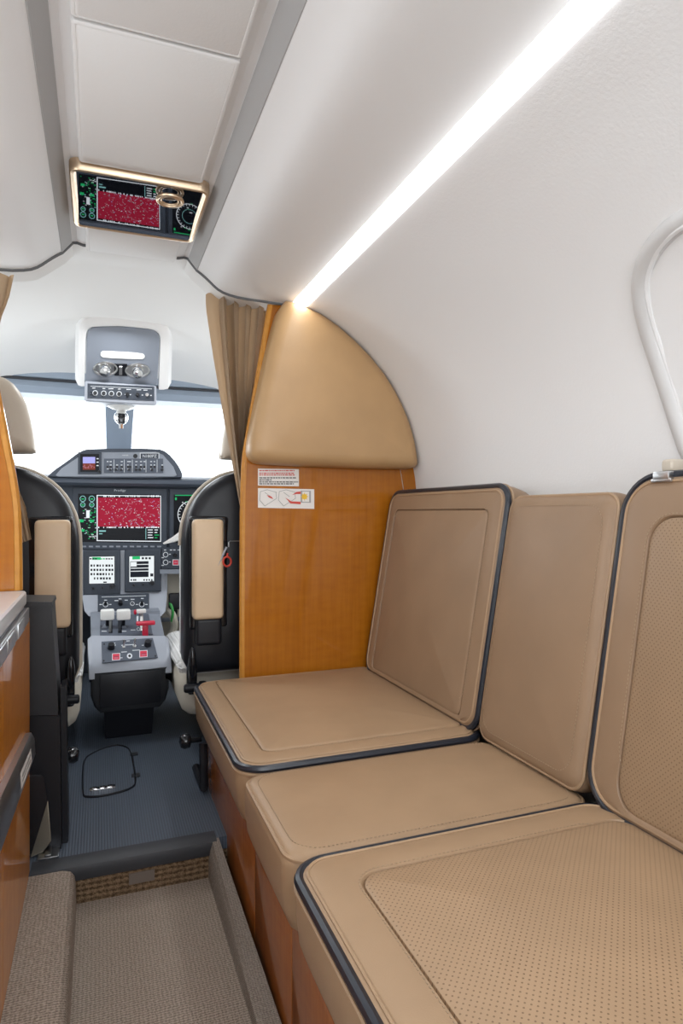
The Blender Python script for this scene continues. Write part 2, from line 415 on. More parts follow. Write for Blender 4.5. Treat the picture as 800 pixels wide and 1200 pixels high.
for s_, nm in ((-1, 'flank_shade_left'), (1, 'flank_shade_right')):  # strips added over the flanks to carry their painted shade
    bm = BM(); loft(bm, [[V((XC + s_ * dx, -1.2 + (YEND + 1.2) * i / 6, H + u)) for dx, u in ((.1535, .7235), (.1525, .7215), (.1765, .6925), (.1785, .6925), (.1790, .6945))] for i in range(7)], closed=False); struct(nm, bm, 'flank_shade', ang=20)
sweep('wall_right', [(.500, WALL[0][1] + .004)] + WALL, -1.2, YB, 'liner')
sweep('wall_left', [(.500, WALL[0][1] + .004)] + WALL, -1.2, YB, 'liner', flip=True)
# gasket where the cabin ceiling ends
bm = BM(); tube(bm, [V((XC + a, YEND + 0.004, H + b - 0.001)) for a, b in prof], 0.005, 6); struct('trim_2', bm, 'gasket')

# --- cockpit headliner: short continuation of the ceiling profile, then a shallow dome
bm = BM()
ext = half + [(.54, .60), (.62, .55), (.72, .44), (.80, .28), (.84, .05)]
pr = [(-a, b) for a, b in reversed(ext)] + ext[1:]
pr2 = [V((XC + a, 0, H + b)) for a, b in pr]; pr2 = resample(pr2, 81, False)
def dome(y, top, hw, dropz, k=2.6):
    out = []
    for i in range(81):
        t = -1 + 2 * i / 80; x = hw * math.copysign(abs(math.sin(t * PI / 2)), t)
        out.append(V((XC + x, y, H + top - dropz * (1 - (1 - abs(math.sin(t * PI / 2)) ** k) ** (1 / k)))))
    return out
loops = [[V((p.x, YEND + 0.008, p.z + 0.004)) for p in pr2], [V((p.x, YEND + 0.10, p.z + 0.0)) for p in pr2]]
a = dome(2.02, .735, .86, .72); loops.append([p1.lerp(V((p2.x, 1.985, p2.z)), 0.85) for p1, p2 in zip(loops[-1], a)])
for y, top, hw, dz in ((2.05, .735, .86, .72), (2.2, .725, .86, .72), (2.4, .70, .85, .70), (2.6, .665, .83, .66), (2.8, .615, .80, .60), (2.93, .575, .77, .54)):
    loops.append(dome(y, top, hw, dz))
loft(bm, loops, closed=False); struct('ceiling_cockpit', bm, 'headliner', ang=45)

# --- windshield: header beam, centre post, side posts, two panes
bm = BM()
hp = [V((XC + x, 2.93 - 0.10 * (x / 0.75) ** 2, 0)) for x in [(-.80 + 1.6 * i / 16) for i in range(17)]]
pb = [(-0.03, .585), (-0.03, .555), (-0.020, .548), (-0.026, .540), (-0.036, .515), (-0.02, .488), (0.05, .478), (0.09, .50), (0.09, .60)]
loft(bm, [[V((p.x, p.y + a, H + b - 0.02 * abs(p.x - XC) ** 2)) for a, b in pb] for p in hp], True, True, True); struct('trim_3', bm, 'frame')
bm = BM()
tube(bm, [V((p.x, p.y - 0.026, H + .545 - 0.02 * abs(p.x - XC) ** 2)) for p in hp], 0.006, 8); struct('trim_4', bm, 'rubber')
bm = BM()
loops = []
for y, u, w in ((2.96, .52, .072), (3.03, .40, .066), (3.12, .28, .062), (3.22, .12, .066), (3.30, 0.0, .072)):
    c = V((XC, y, H + u)); loops.append([c + V((x * w, d, 0)) for x, d in ((-1, .02), (-.85, -.012), (-.4, -.02), (.4, -.02), (.85, -.012), (1, .02), (.9, .05), (-.9, .05))])
loft(bm, loops, True, True, True); struct('trim_5', bm, 'frame')
for s, nm in ((-1, 'window_1'), (1, 'window_2')):
    bm = BM(); loops = []
    for i in range(9):
        x = s * (.05 + .75 * i / 8); yo = -0.10 * (x / 0.75) ** 2
        loops.append([V((XC + x, 2.99 + yo, H + .50)), V((XC + x, 3.12 + yo, H + .28)), V((XC + x, 3.31 + yo, H - 0.02))])
    loft(bm, loops, closed=False); struct(nm, bm, 'glass')
    bm = BM(); x = XC + s * .80     # side post / side wall of the cockpit
    loft(bm, [[V((XC + s * .77, 2.80, H + .58)), V((XC + s * .86, 2.80, H + .52)), V((XC + s * .86, 2.86, H + .52)), V((XC + s * .77, 2.86, H + .58))],
              [V((XC + s * .82, 3.18, H - .03)), V((XC + s * .91, 3.18, H - .03)), V((XC + s * .91, 3.24, H - .03)), V((XC + s * .82, 3.24, H - .03))]], True, True, True)
    struct('trim_6' if s < 0 else 'trim_7', bm, 'frame')
    bm = BM(); box(bm, (min(XC + s * .86, XC + s * .90), 1.9, ZF), (max(XC + s * .86, XC + s * .90), 3.35, H + .06)); struct('wall_cockpit_left' if s < 0 else 'wall_cockpit_right', bm, 'cream')
bm = BM(); box(bm, (XC - .86, 3.33, ZF), (XC + .86, 3.36, H + .0)); struct('wall_front', bm, 'grey_dark')

# --- cabin window reveal on the right wall
def on_wall(px, py):
    d = ray(px, py); best = None
    for (a0, b0), (a1, b1) in zip(WALL, WALL[1:]):
        x0, x1 = XC + a0, XC + a1
        # t*d.x = x0+(x1-x0)*s ; t*d.z = b0+(b1-b0)*s
        den = d.x * (b1 - b0) - d.z * (x1 - x0)
        if abs(den) < 1e-9: continue
        s = (d.z * x0 - d.x * b0) / den
        if -0.001 <= s <= 1.001:
            t = (x0 + (x1 - x0) * s) / d.x
            if t > 0: best = EYE + d * t
    return best
wp = [on_wall(x, y) for x, y in ((800, 251), (778, 266), (758, 290), (747, 322), (748, 350), (756, 385), (767, 418), (781, 460), (797, 510), (812, 550))]
yc = wp[0].y - 0.085
loop = wp + [V((p.x, 2 * yc - p.y, p.z)) for p in reversed(wp)]
loop = smooth_loop(loop, 2)
ins = V((-1, 0, 0.15)).normalized()
bm = BM(); tube(bm, [p - ins * 0.010 for p in loop], 0.018, 14, closed=True); wf = struct('window_3', bm, 'ring')
bm = BM(); cc = sum(loop, V()) / len(loop)
def shr(k, o): return [p.lerp(V((p.x, cc.y, p.z)), k * 0.9).lerp(V((p.x + (cc.x - p.x), p.y, cc.z)), 0) + ins * o for p in loop]
tube(bm, [p + (V((p.x, cc.y, cc.z)) - p).normalized() * 0.016 - ins * 0.004 for p in loop], 0.006, 8, closed=True); struct('window_rim', bm, 'surround', wf)

# ================================================================ CEILING THINGS
UP = .705
def ceil_panel(y0, y1, label, w=.1235):
    bm = BM(); c = V((XC, (y0 + y1) / 2, 0)); wd, ln = 2 * w, y1 - y0; loops = []
    for ins_, u in ((0.0, .721), (0.0, UP + .006), (0.001, UP + .002), (0.004, UP), (0.0065, UP), (0.0072, UP + .0006), (0.0080, UP)):
        loops.append([V((c.x + x, c.y + y, H + u)) for x, y in rr2(wd, ln, 0.008, 4, ins_)])
    loft(bm, loops, True, True, True)
    return tag(obj('ceiling_panel', bm, 'panel'), label, 'ceiling panel')
ceil_panel(0.35, .990, 'grey leather ceiling panel nearest the top edge, aft of the long centre panel')
ceil_panel(.994, 1.395, 'large grey leather ceiling panel just above the gold-framed glass panel')
ceil_panel(1.700, YB - 0.004, 'small grey ceiling panel between gold-framed glass and cockpit headliner', .118)
# gold framed black glass panel
gp = thing('overhead_glass_panel', 'gold-framed glossy black glass panel in the ceiling reflecting the cockpit screens', 'ceiling panel', (XC, 1.55, H + .70))
gl = [V((XC + x, 1.549 + y, 0)) for x, y in rr2(.286, .288, 0.02, 5)]
bm = BM(); loops = []
for ins_, u in ((0.0, .721), (0.0, UP - .003), (0.003, UP - .008), (0.008, UP - .009), (0.012, UP - .006), (0.014, UP - .001)):
    loops.append([V((XC + x, 1.549 + y, H + u)) for x, y in rr2(.286, .288, 0.022, 6, ins_)])
loft(bm, loops, True, True, False); obj('gold_frame', bm, 'gold', gp)
TILT = math.radians(-2.35)
bm = BM(); f = [V((XC + x, 1.549 + y, H + UP - .001 + y * math.tan(TILT))) for x, y in rr2(.264, .266, 0.012, 6)]
bm.faces.new([bm.verts.new(p) for p in f]); gs = obj('glass', bm, 'mirror', gp)
bm = BM(); c = onz(199, 234, H + UP - .006); c.z = H + UP - .008
for R_, r_ in ((.027, .004), (.019, .0022)):
    tube(bm, [c + V((R_ * math.cos(a), R_ * math.sin(a), 0)) for a in [2 * PI * k / 32 for k in range(32)]], r_, 8, closed=True)
obj('light_ring', bm, 'gold', gs)
# light strips
def strip(s, label):
    bm = BM(); a, b = (.456, .6255), (.499, .6125); n = 10; loops = []
    for i in range(n + 1):
        y = -1.15 + (YB - 0.06 + 1.15) * i / n
        loops.append([V((XC + s * x, y, H + u)) for x, u in (a, (a[0] + .012, a[1] - .006), (b[0] - .012, b[1] - .004), b, (b[0], b[1] + .012), (a[0], a[1] + .012))])
    loft(bm, loops, True, True, True); return tag(obj('light_strip', bm, 'led'), label, 'ceiling light')
strip(1, 'long white glowing light strip between ceiling and right cabin wall')
strip(-1, 'long white glowing light strip between ceiling and left cabin wall')

# ================================================================ RIGHT BULKHEAD
bk = thing('bulkhead_partition', 'glossy orange wood partition with padded tan leather upper panel at front of sofa', 'partition', (.68, YB, 0.0))
edge = [(286, 800), (286, 700), (287, 546), (294, 505), (319, 357)]
we = [at(x, y, YB) for x, y in edge]
bm = BM()
outl = [V((we[0].x, YB, 0.012))] + we[1:] + [at(345, 359, YB)] + [V((XC + a + .004, YB, H + b + .003)) for a, b in WALL[1:10]] + [V((.98, YB, .6)), V((.95, YB, .34)), V((.87, YB, .12)), V((.85, YB, .012))]
prism(bm, outl, (0, 0.03, 0)); obj('wood_panel', bm, 'wood', bk)
bm = BM()
tube(bm, smooth_loop([V((we[0].x, YB + .012, .2))] + [V((p.x, YB + .012, p.z)) for p in we[1:]], 2, False), 0.0125, 10); obj('edge_band', bm, 'wood_edge', bk)
bm = BM()
po = [(330, 358), (345, 362), (380, 378), (420, 413), (450, 450), (470, 490), (479, 522), (482, 545), (480, 546), (440, 546), (380, 544), (320, 541), (303, 540), (295, 537), (293, 530), (294, 515), (303, 470), (317, 405)]
pp = smooth_loop([at(x, y, YB - .02) for x, y in po], 1); pp = inset_loop(pp, -.010, V((0, 1, 0)))
puff(bm, list(reversed(pp)) if False else pp, (0, -1, 0), 0.075, 0.038, 0.008, n=120); pad = obj('leather_pad', bm, 'pad', bk)
for v in pad.data.vertices: v.co.y += 0.02
# placards
plb = Plane((0, YB, 0), (0, -1, 0))
d = Draw(plb); d.rect(302, 549, 350, 569, 'paper', .0008, 0.02)
for i, (y, x1, c) in enumerate(((551.5, 346, 'red_ink'), (554.6, 344, 'red_ink'), (556.6, 345, 'red_ink'), (560, 348, 'ink'), (562.4, 318, 'ink'), (564.8, 349, 'ink'), (567.0, 344, 'ink'))):
    x = 303.5
    while x < x1 - 1:
        w = R.choice((1.5, 2.2, 3.0, 3.8)); d.rect(x, y - .6, min(x + w, x1), y + .6, c, .0014, 0.02); x += w + .7
o = d.done('warning_placard', bk); o['label'] = 'white warning placard with red and black lines of print'
d = Draw(plb); d.rect(302, 572, 368, 595, 'paper', .0008, 0.02)
for x0 in (304, 326):
    for ln in (((0, 13), (6, 20)), ((6, 20), (20, 11)), ((20, 11), (19, 4)), ((1, 3), (0, 13)), ((1, 3), (9, 1)), ((0, 13), (6, 20)), ((6, 4), (13, 9)), ((9, 1), (20, 4))):
        (a, b), (c_, e) = ln; d.line(x0 + a, 573 + b, x0 + c_, 573 + e, .6, 'ink_grey', .0014)
d.poly([(312, 580), (318, 582), (320, 585), (315, 583)], 'red_ink', .0016)
d.poly([(342, 580), (347, 576.5), (352, 576), (352, 579), (347, 579)], 'red_ink', .0016)
d.poly([(334, 583), (341, 587.5), (352, 588), (352, 591), (340, 590)], 'red_ink', .0016)
d.rect(352, 575, 364, 589, 'ink_grey', .0012, .02); d.rect(354, 576, 362, 588, 'paper', .0014, .02); d.disc(356.5, 582, 3.2, 'yellow', .0018)
for k in range(8): d.line(356.5, 582, 356.5 + 4.6 * math.cos(k * PI / 4), 582 + 4.6 * math.sin(k * PI / 4), .8, 'yellow', .0017)
o = d.done('pictogram_placard', bk); o['label'] = 'white pictogram placard with red arrows and a yellow sun mark'

# ================================================================ DIVAN
SX0, SX1 = .250, .80; ZT = H - .487
def ar(w, l, r, n, i, op='', io=.024):
    x0, x1, y0, y1 = -w / 2 + i, w / 2 - i, -l / 2 + i, l / 2 - i
    if '+x' in op: x1 = w / 2 - io
    if '-x' in op: x0 = -w / 2 + io
    if '+y' in op: y1 = l / 2 - io
    cx, cy = (x0 + x1) / 2, (y0 + y1) / 2
    return [(x + cx, y + cy) for x, y in rr2(x1 - x0, y1 - y0, r, n)]
def cushion(bm, w, l, t, r, edge, mtx, top=None, op='', ri=.02):
    """rounded cushion in local x,y (centred) and z 0..t; top = (seam inset) leaves a groove"""
    def lp(i, z, rr=r): return [mtx @ V((x, y, z)) for x, y in rr2(w, l, rr, 8, i)]
    loops = [lp(.06, 0), lp(.03, .004), lp(.014, .018), lp(.004, .045), lp(0, t * .62), lp(0, t - edge)]
    for k in range(1, 6):
        a = PI / 2 * k / 5; loops.append(lp(edge * (1 - math.cos(a)), t - edge + edge * math.sin(a)))
    loops.append(lp(edge + .004, t + .0008))
    if top:
        s = top; ap = lambda i, z, io: [mtx @ V((x, y, z)) for x, y in ar(w, l, ri, 8, i, op, io)]
        loops += [ap(s * .7, t + .003, edge - .004), ap(s - .003, t + .002, edge - .002), ap(s, t - .004, edge)]
        loft(bm, loops, True, True, True)
    else:
        m = min(w, l) / 2
        for q in (.3, .55, .8): loops.append(lp(edge + (m - edge) * q, t + .006 * q))
        loft(bm, loops, True, True, True)
def inlay(bm, w, l, t, s, mtx, op, edge, ri, dome=.013):
    base = ar(w, l, ri, 8, s, op, edge); xs = [p[0] for p in base]; ys = [p[1] for p in base]
    cx, cy, ww, ll = (min(xs) + max(xs)) / 2, (min(ys) + max(ys)) / 2, max(xs) - min(xs), max(ys) - min(ys)
    def lp(i, z): return [mtx @ V((x + cx, y + cy, z)) for x, y in rr2(ww, ll, ri, 8, i)]
    m = min(ww, ll) / 2; loops = [lp(.0004, t - .004), lp(.0012, t + .0008), lp(.004, t + .0026), lp(.010, t + .0036)]
    for q in (.12, .25, .4, .55, .7, .85, .97): loops.append(lp(.010 + (m - .010) * q, t + .0036 + dome * (1 - (1 - q) ** 2)))
    loft(bm, loops, True, False, True)
def stitches(bm, w, l, r, i, z, mtx, op='', ln=.0042, gap=.0026, rad=.0006):
    p = [mtx @ V((x, y, z)) for x, y in ar(w, l, r, 8, i, op, i)]; q = p + [p[0]]
    tot = sum((b - a).length for a, b in zip(q, q[1:])); n = int(tot / (ln + gap)); pts = resample(p, n * 2)
    nz = (mtx.to_3x3() @ V((0, 0, 1))).normalized()
    for k in range(n):
        a, b = pts[2 * k], pts[(2 * k + 1) % len(pts)]; t_ = (b - a).normalized(); sd = nz.cross(t_) * rad
        v = [bm.verts.new(x) for x in (a - sd, b - sd, b + sd, a + sd)]; u = [bm.verts.new(x.co + nz * rad * 1.4) for x in v]
        bm.faces.new(u)
        for i_ in range(4): bm.faces.new((v[i_], v[(i_ + 1) % 4], u[(i_ + 1) % 4], u[i_]))
def make_cushion(name, label, w, l, t, r, mtx, seam, inlay_mat, piping, group, edge=.022, op='', ri=.02, lm='leather'):
    base = mtx @ V((0, 0, 0)); e = thing(name, label, 'cushion', base, group)
    bm = BM(); cushion(bm, w, l, t, r, edge, mtx, seam, op, ri); obj('cushion_body', bm, lm, e)
    if seam:
        bm = BM(); inlay(bm, w, l, t, seam, mtx, op, edge, ri); obj('inset_panel', bm, inlay_mat, e)
        bm = BM(); stitches(bm, w, l, r * .7, seam - .006, t + .0024, mtx, op); obj('stitching', bm, 'stitch', e)
    else:
        bm = BM(); stitches(bm, w, l, r, edge - .002, t + .0006, mtx); obj('stitching', bm, 'stitch', e)
    z = t - edge * .42
    off = edge * .22
    if piping:
        bm = BM(); tube(bm, [mtx @ V((x, y, z)) for x, y in rr2(w, l, r, 8, off - .0005)], .0075, 8, closed=True); obj('dark_welt', bm, 'piping', e)
        bm = BM(); tube(bm, [mtx @ V((x, y, z - .010)) for x, y in rr2(w, l, r, 8, -.001)], .0028, 6, closed=True); tube(bm, [mtx @ V((x, y, t - .001)) for x, y in rr2(w, l, r, 8, edge * .72)], .0028, 6, closed=True); obj('tan_welt', bm, 'leather', e)
    else:
        bm = BM(); tube(bm, [mtx @ V((x, y, z)) for x, y in rr2(w, l, r, 8, off)], .0038, 6, closed=True); obj('tan_welt', bm, 'leather', e)
    return e
TS = .135
def seat_m(y0, y1, dz=0.0, dx=0.0): return Matrix.Translation(V(((SX0 + SX1) / 2 + dx, (y0 + y1) / 2, ZT - TS + dz)))
SW = SX1 - SX0
make_cushion('seat_cushion', 'smooth tan leather seat cushion with dark welt in front of the wood partition', SW, .662, TS, .055, seat_m(1.203, 1.865), .062, 'leather', True, 'sofa seat cushions', op='+x+y')
make_cushion('seat_cushion', 'plain narrow tan leather seat cushion without a dark welt, middle of the sofa', SW, .328, TS, .045, seat_m(.872, 1.200, -.008), None, None, False, 'sofa seat cushions')
make_cushion('seat_cushion', 'perforated tan leather seat cushion nearest the viewer', SW + .004, .662, TS, .055, seat_m(.206, .868, 0, -.002), .075, 'perf_seat', True, 'sofa seat cushions', op='+x', ri=.035)
# backs: local x -> up the back, local y -> along the cabin, local z -> towards the aisle
b0 = V((.768, 0, H - .492)); b1 = V((.862, 0, H + .066)); up = (b1 - b0); BH = up.length; up.normalize()
nrm = V((0, 1, 0)).cross(up).normalized()
if nrm.x > 0: nrm = -nrm
TB = .115
def back_m(y0, y1, dn=0.0, du=0.0):
    c = b0 + up * (BH / 2 + du) - nrm * (TB - dn); c.y = (y0 + y1) / 2
    ax = up; az = nrm; ay = az.cross(ax)
    m = Matrix((ax, ay, az)).transposed().to_4x4(); m.translation = c; return m
make_cushion('back_cushion', 'smooth tan leather back cushion with dark welt beside the wood partition', BH, .625, TB, .05, back_m(1.213, 1.838), .062, 'leather_back_shaded', True, 'sofa back cushions', op='-x', lm='leather_back_shaded')
make_cushion('back_cushion', 'plain narrow tan leather back cushion without panel seam, middle of the sofa', BH - .026, .330, TB, .038, back_m(.879, 1.209, .004, -.013), None, None, False, 'sofa back cushions', edge=.03, lm='leather_back_shaded')
make_cushion('back_cushion', 'perforated tan leather back cushion nearest the viewer', BH, .662, TB, .07, back_m(.214, .876), .075, 'perf_back_shaded', True, 'sofa back cushions', op='-x', ri=.045, lm='leather_back_shaded')
# wooden base
ba = thing('sofa_base', 'low glossy wood sofa base with upright panel seams under the seat cushions', 'sofa base', (.55, 1.0, 0))
bm = BM(); box(bm, (.300, .12, .006), (.84, 1.862, ZT - TS - .014)); obj('base_frame', bm, 'black', ba)
y = 1.862
for yy in (1.245, .985, .72, .40, .12):
    bm = BM(); box(bm, (.288, yy + .0012, .003), (.306, y - .0012, ZT - TS - .012), .0015); obj('front_panel', bm, 'wood_low_shaded', ba); y = yy
# belt guide on the near back cushion
bg = thing('seat_belt_guide', 'pale metal seat belt roller guide on top of the near back cushion', 'seat belt guide', tuple(at(792, 563, .78)))
pl = Plane((0, .775, 0), (0, -1, 0))
def yp(x, y, Y): return at(x, y, Y)
bm = BM(); box(bm, yp(780, 546.5, .80) + V((0.0, -.012, -.010)), yp(812, 544.5, .80) + V((0, .012, .008)), .008, 3); obj('roller', bm, 'beige', bg)
bm = BM(); 
for a_, b_ in ((773.5, 781.5), (811, 818)):
    box(bm, yp(a_, 563, .79) + V((0, -.016, 0)), yp(b_, 552.5, .79) + V((0, .016, 0)), .002)
box(bm, yp(773.5, 565, .79) + V((0, -.02, 0)), yp(818, 562, .79) + V((0, .02, 0)), .0015); obj('bracket', bm, 'metal', bg)

# ================================================================ LEFT GALLEY CABINET
XL = -.139
ga = thing('galley_cabinet', 'glossy wood galley cabinet with grey counter along the left edge', 'cabinet', (-.30, 1.2, .088))
bm = BM(); box(bm, (-.60, .70, .0885), (XL - .002, YS - .022, H - .225)); obj('carcass', bm, 'wood_cabinet_lit', ga)
bm = BM(); box(bm, (XL - .002, .70, .10), (XL + .0, 1.11, H - .227)); box(bm, (XL - .002, 1.112, .10), (XL + .0, YS - .022, H - .227)); obj('cabinet_front', bm, 'wood_cabinet_lit', ga)
bm = BM(); box(bm, (-.60, .68, H - .191), (XL + .001, YS - .085, H - .160), .009, 3); obj('countertop', bm, 'stone', ga)
bm = BM(); box(bm, (-.60, .70, H - .2), (XL - .004, YS - .09, H - .191)); obj('shadow_gap', bm, 'black', ga)
bm = BM(); box(bm, (XL - .006, .70, H - .227), (XL + .004, YS - .072, H - .197), .002); mt = obj('metal_trim', bm, 'metal_dark', ga)
for yy in (1.02, 1.12, 1.26):
    bm = BM(); box(bm, (XL + .0035, yy, H - .225), (XL + .0062, yy + .095, H - .200), .001); obj('latch_plate', bm, 'metal', mt)
# sloping handrail strip with placard
r0, r1 = V((XL + .006, 1.44, H - .478)), V((XL + .006, .9, H - .425))
bm = BM(); loops = []
for i in range(9):
    t = i / 8; c = r0.lerp(r1, t); h0, h1 = .030, .036; hh = h0 + (h1 - h0) * t
    loops.append([c + V((dx, 0, dz)) for dx, dz in ((-.008, hh), (.004, hh), (.010, hh * .6), (.012, -hh * .5), (.006, -hh), (-.008, -hh))])
loft(bm, loops, True, True, True); rl = obj('handrail', bm, 'metal', ga)
bm = BM()
a_, b_ = r0.lerp(r1, .15), r0.lerp(r1, .48)
loft(bm, [[a_ + V((.0108, 0, .017)), a_ + V((.0126, 0, -.008))], [b_ + V((.0108, 0, .018)), b_ + V((.0126, 0, -.009))]], closed=False)
o = obj('placard', bm, 'paper', rl); o['label'] = 'small white placard with grey print'
bm = BM()
for k in range(2):
    z0 = .011 - k * .009
    loft(bm, [[a_.lerp(b_, .1) + V((.0122, 0, z0)), a_.lerp(b_, .1) + V((.0127, 0, z0 - .004))], [a_.lerp(b_, .9) + V((.0122, 0, z0)), a_.lerp(b_, .9) + V((.0127, 0, z0 - .004))]], closed=False)
obj('print', bm, 'ink_grey', o)
# left partition above the counter
lp_ = thing('left_partition', 'upright orange wood partition with pale edge rising behind the galley counter', 'partition', (-.35, YS - .07, H - .16))
le = [at(25.5, 692, YS - .065), at(24.5, 600, YS - .065), at(19, 560, YS - .065), at(0, 462, YS - .065), at(-18, 380, YS - .065)]
bm = BM(); prism(bm, [V((p.x - .014, YS - .065, p.z)) for p in le] + [V((-.62, YS - .065, le[-1].z)), V((-.72, YS - .065, H + .1)), V((-.62, YS - .065, le[0].z))], (0, .03, 0)); obj('wood_panel', bm, 'wood', lp_)
bm = BM(); tube(bm, smooth_loop([V((p.x - .0125, YS - .05, p.z)) for p in le], 2, False), .0135, 10); obj('edge_band', bm, 'wood_edge', lp_)

# ================================================================ CURTAINS
def curtain(label, left, right, Y, nple, amp, hem=0.0, ztop=None):
    e = thing('curtain', label, 'curtain', tuple(at(left[-1][0], left[-1][1], Y)))
    nv, nu = 26, 120
    lw = resample([at(x, y, Y) for x, y in left], nv, False); rw = resample([at(x, y, Y) for x, y in right], nv, False)
    bm = BM(); vs = []
    fl = .15
    for j in range(nv):
        row = []; t = j / (nv - 1)
        for i in range(nu + 1):
            u = i / nu
            if u < fl: uu = u / fl * .21; dy = -.004 * math.sin(u / fl * PI)
            else:
                w = (u - fl) / (1 - fl); ph = w * nple * 2 * PI + .5 * math.sin(3.1 * t + w * 4)
                sn = math.sin(ph); uu = .21 + .79 * w + .030 * math.sin(ph * 2 + 1) * min(1, w * 8) * min(1, (1 - w) * 8); dy = -amp * (.75 + .25 * math.cos(w * 5)) * math.copysign(abs(sn) ** .7, sn) * (1 - .35 * t)
            p = lw[j].lerp(rw[j], uu); row.append(bm.verts.new(p + V((0, dy, .004 * math.sin(u * 40) * (1 - t)))))
        vs.append(row)
    for j in range(nv - 1):
        for i in range(nu): bm.faces.new((vs[j][i], vs[j][i + 1], vs[j + 1][i + 1], vs[j + 1][i]))
    bmesh.ops.solidify(bm, geom=list(bm.faces), thickness=.0025)
    obj('drape', bm, 'curtain', e, ang=80)
    return e
curtain('pleated beige curtain gathered beside the padded leather panel', [(241, 345), (241, 360), (250, 420), (262, 490), (275, 560), (283, 605)], [(316, 345), (308, 400), (302, 440), (297, 490), (290, 545), (291, 605)], YB + .066, 4, .036)
curtain('beige curtain at far left, its top end and lower corner showing beside the wood', [(-90, 316), (-88, 340), (-70, 400), (-60, 470), (-20, 560), (14, 640)], [(16, 322), (10, 350), (1, 372), (-12, 430), (-6, 500), (18, 565), (30, 592), (37, 632)], YB - .10, 4, .018)

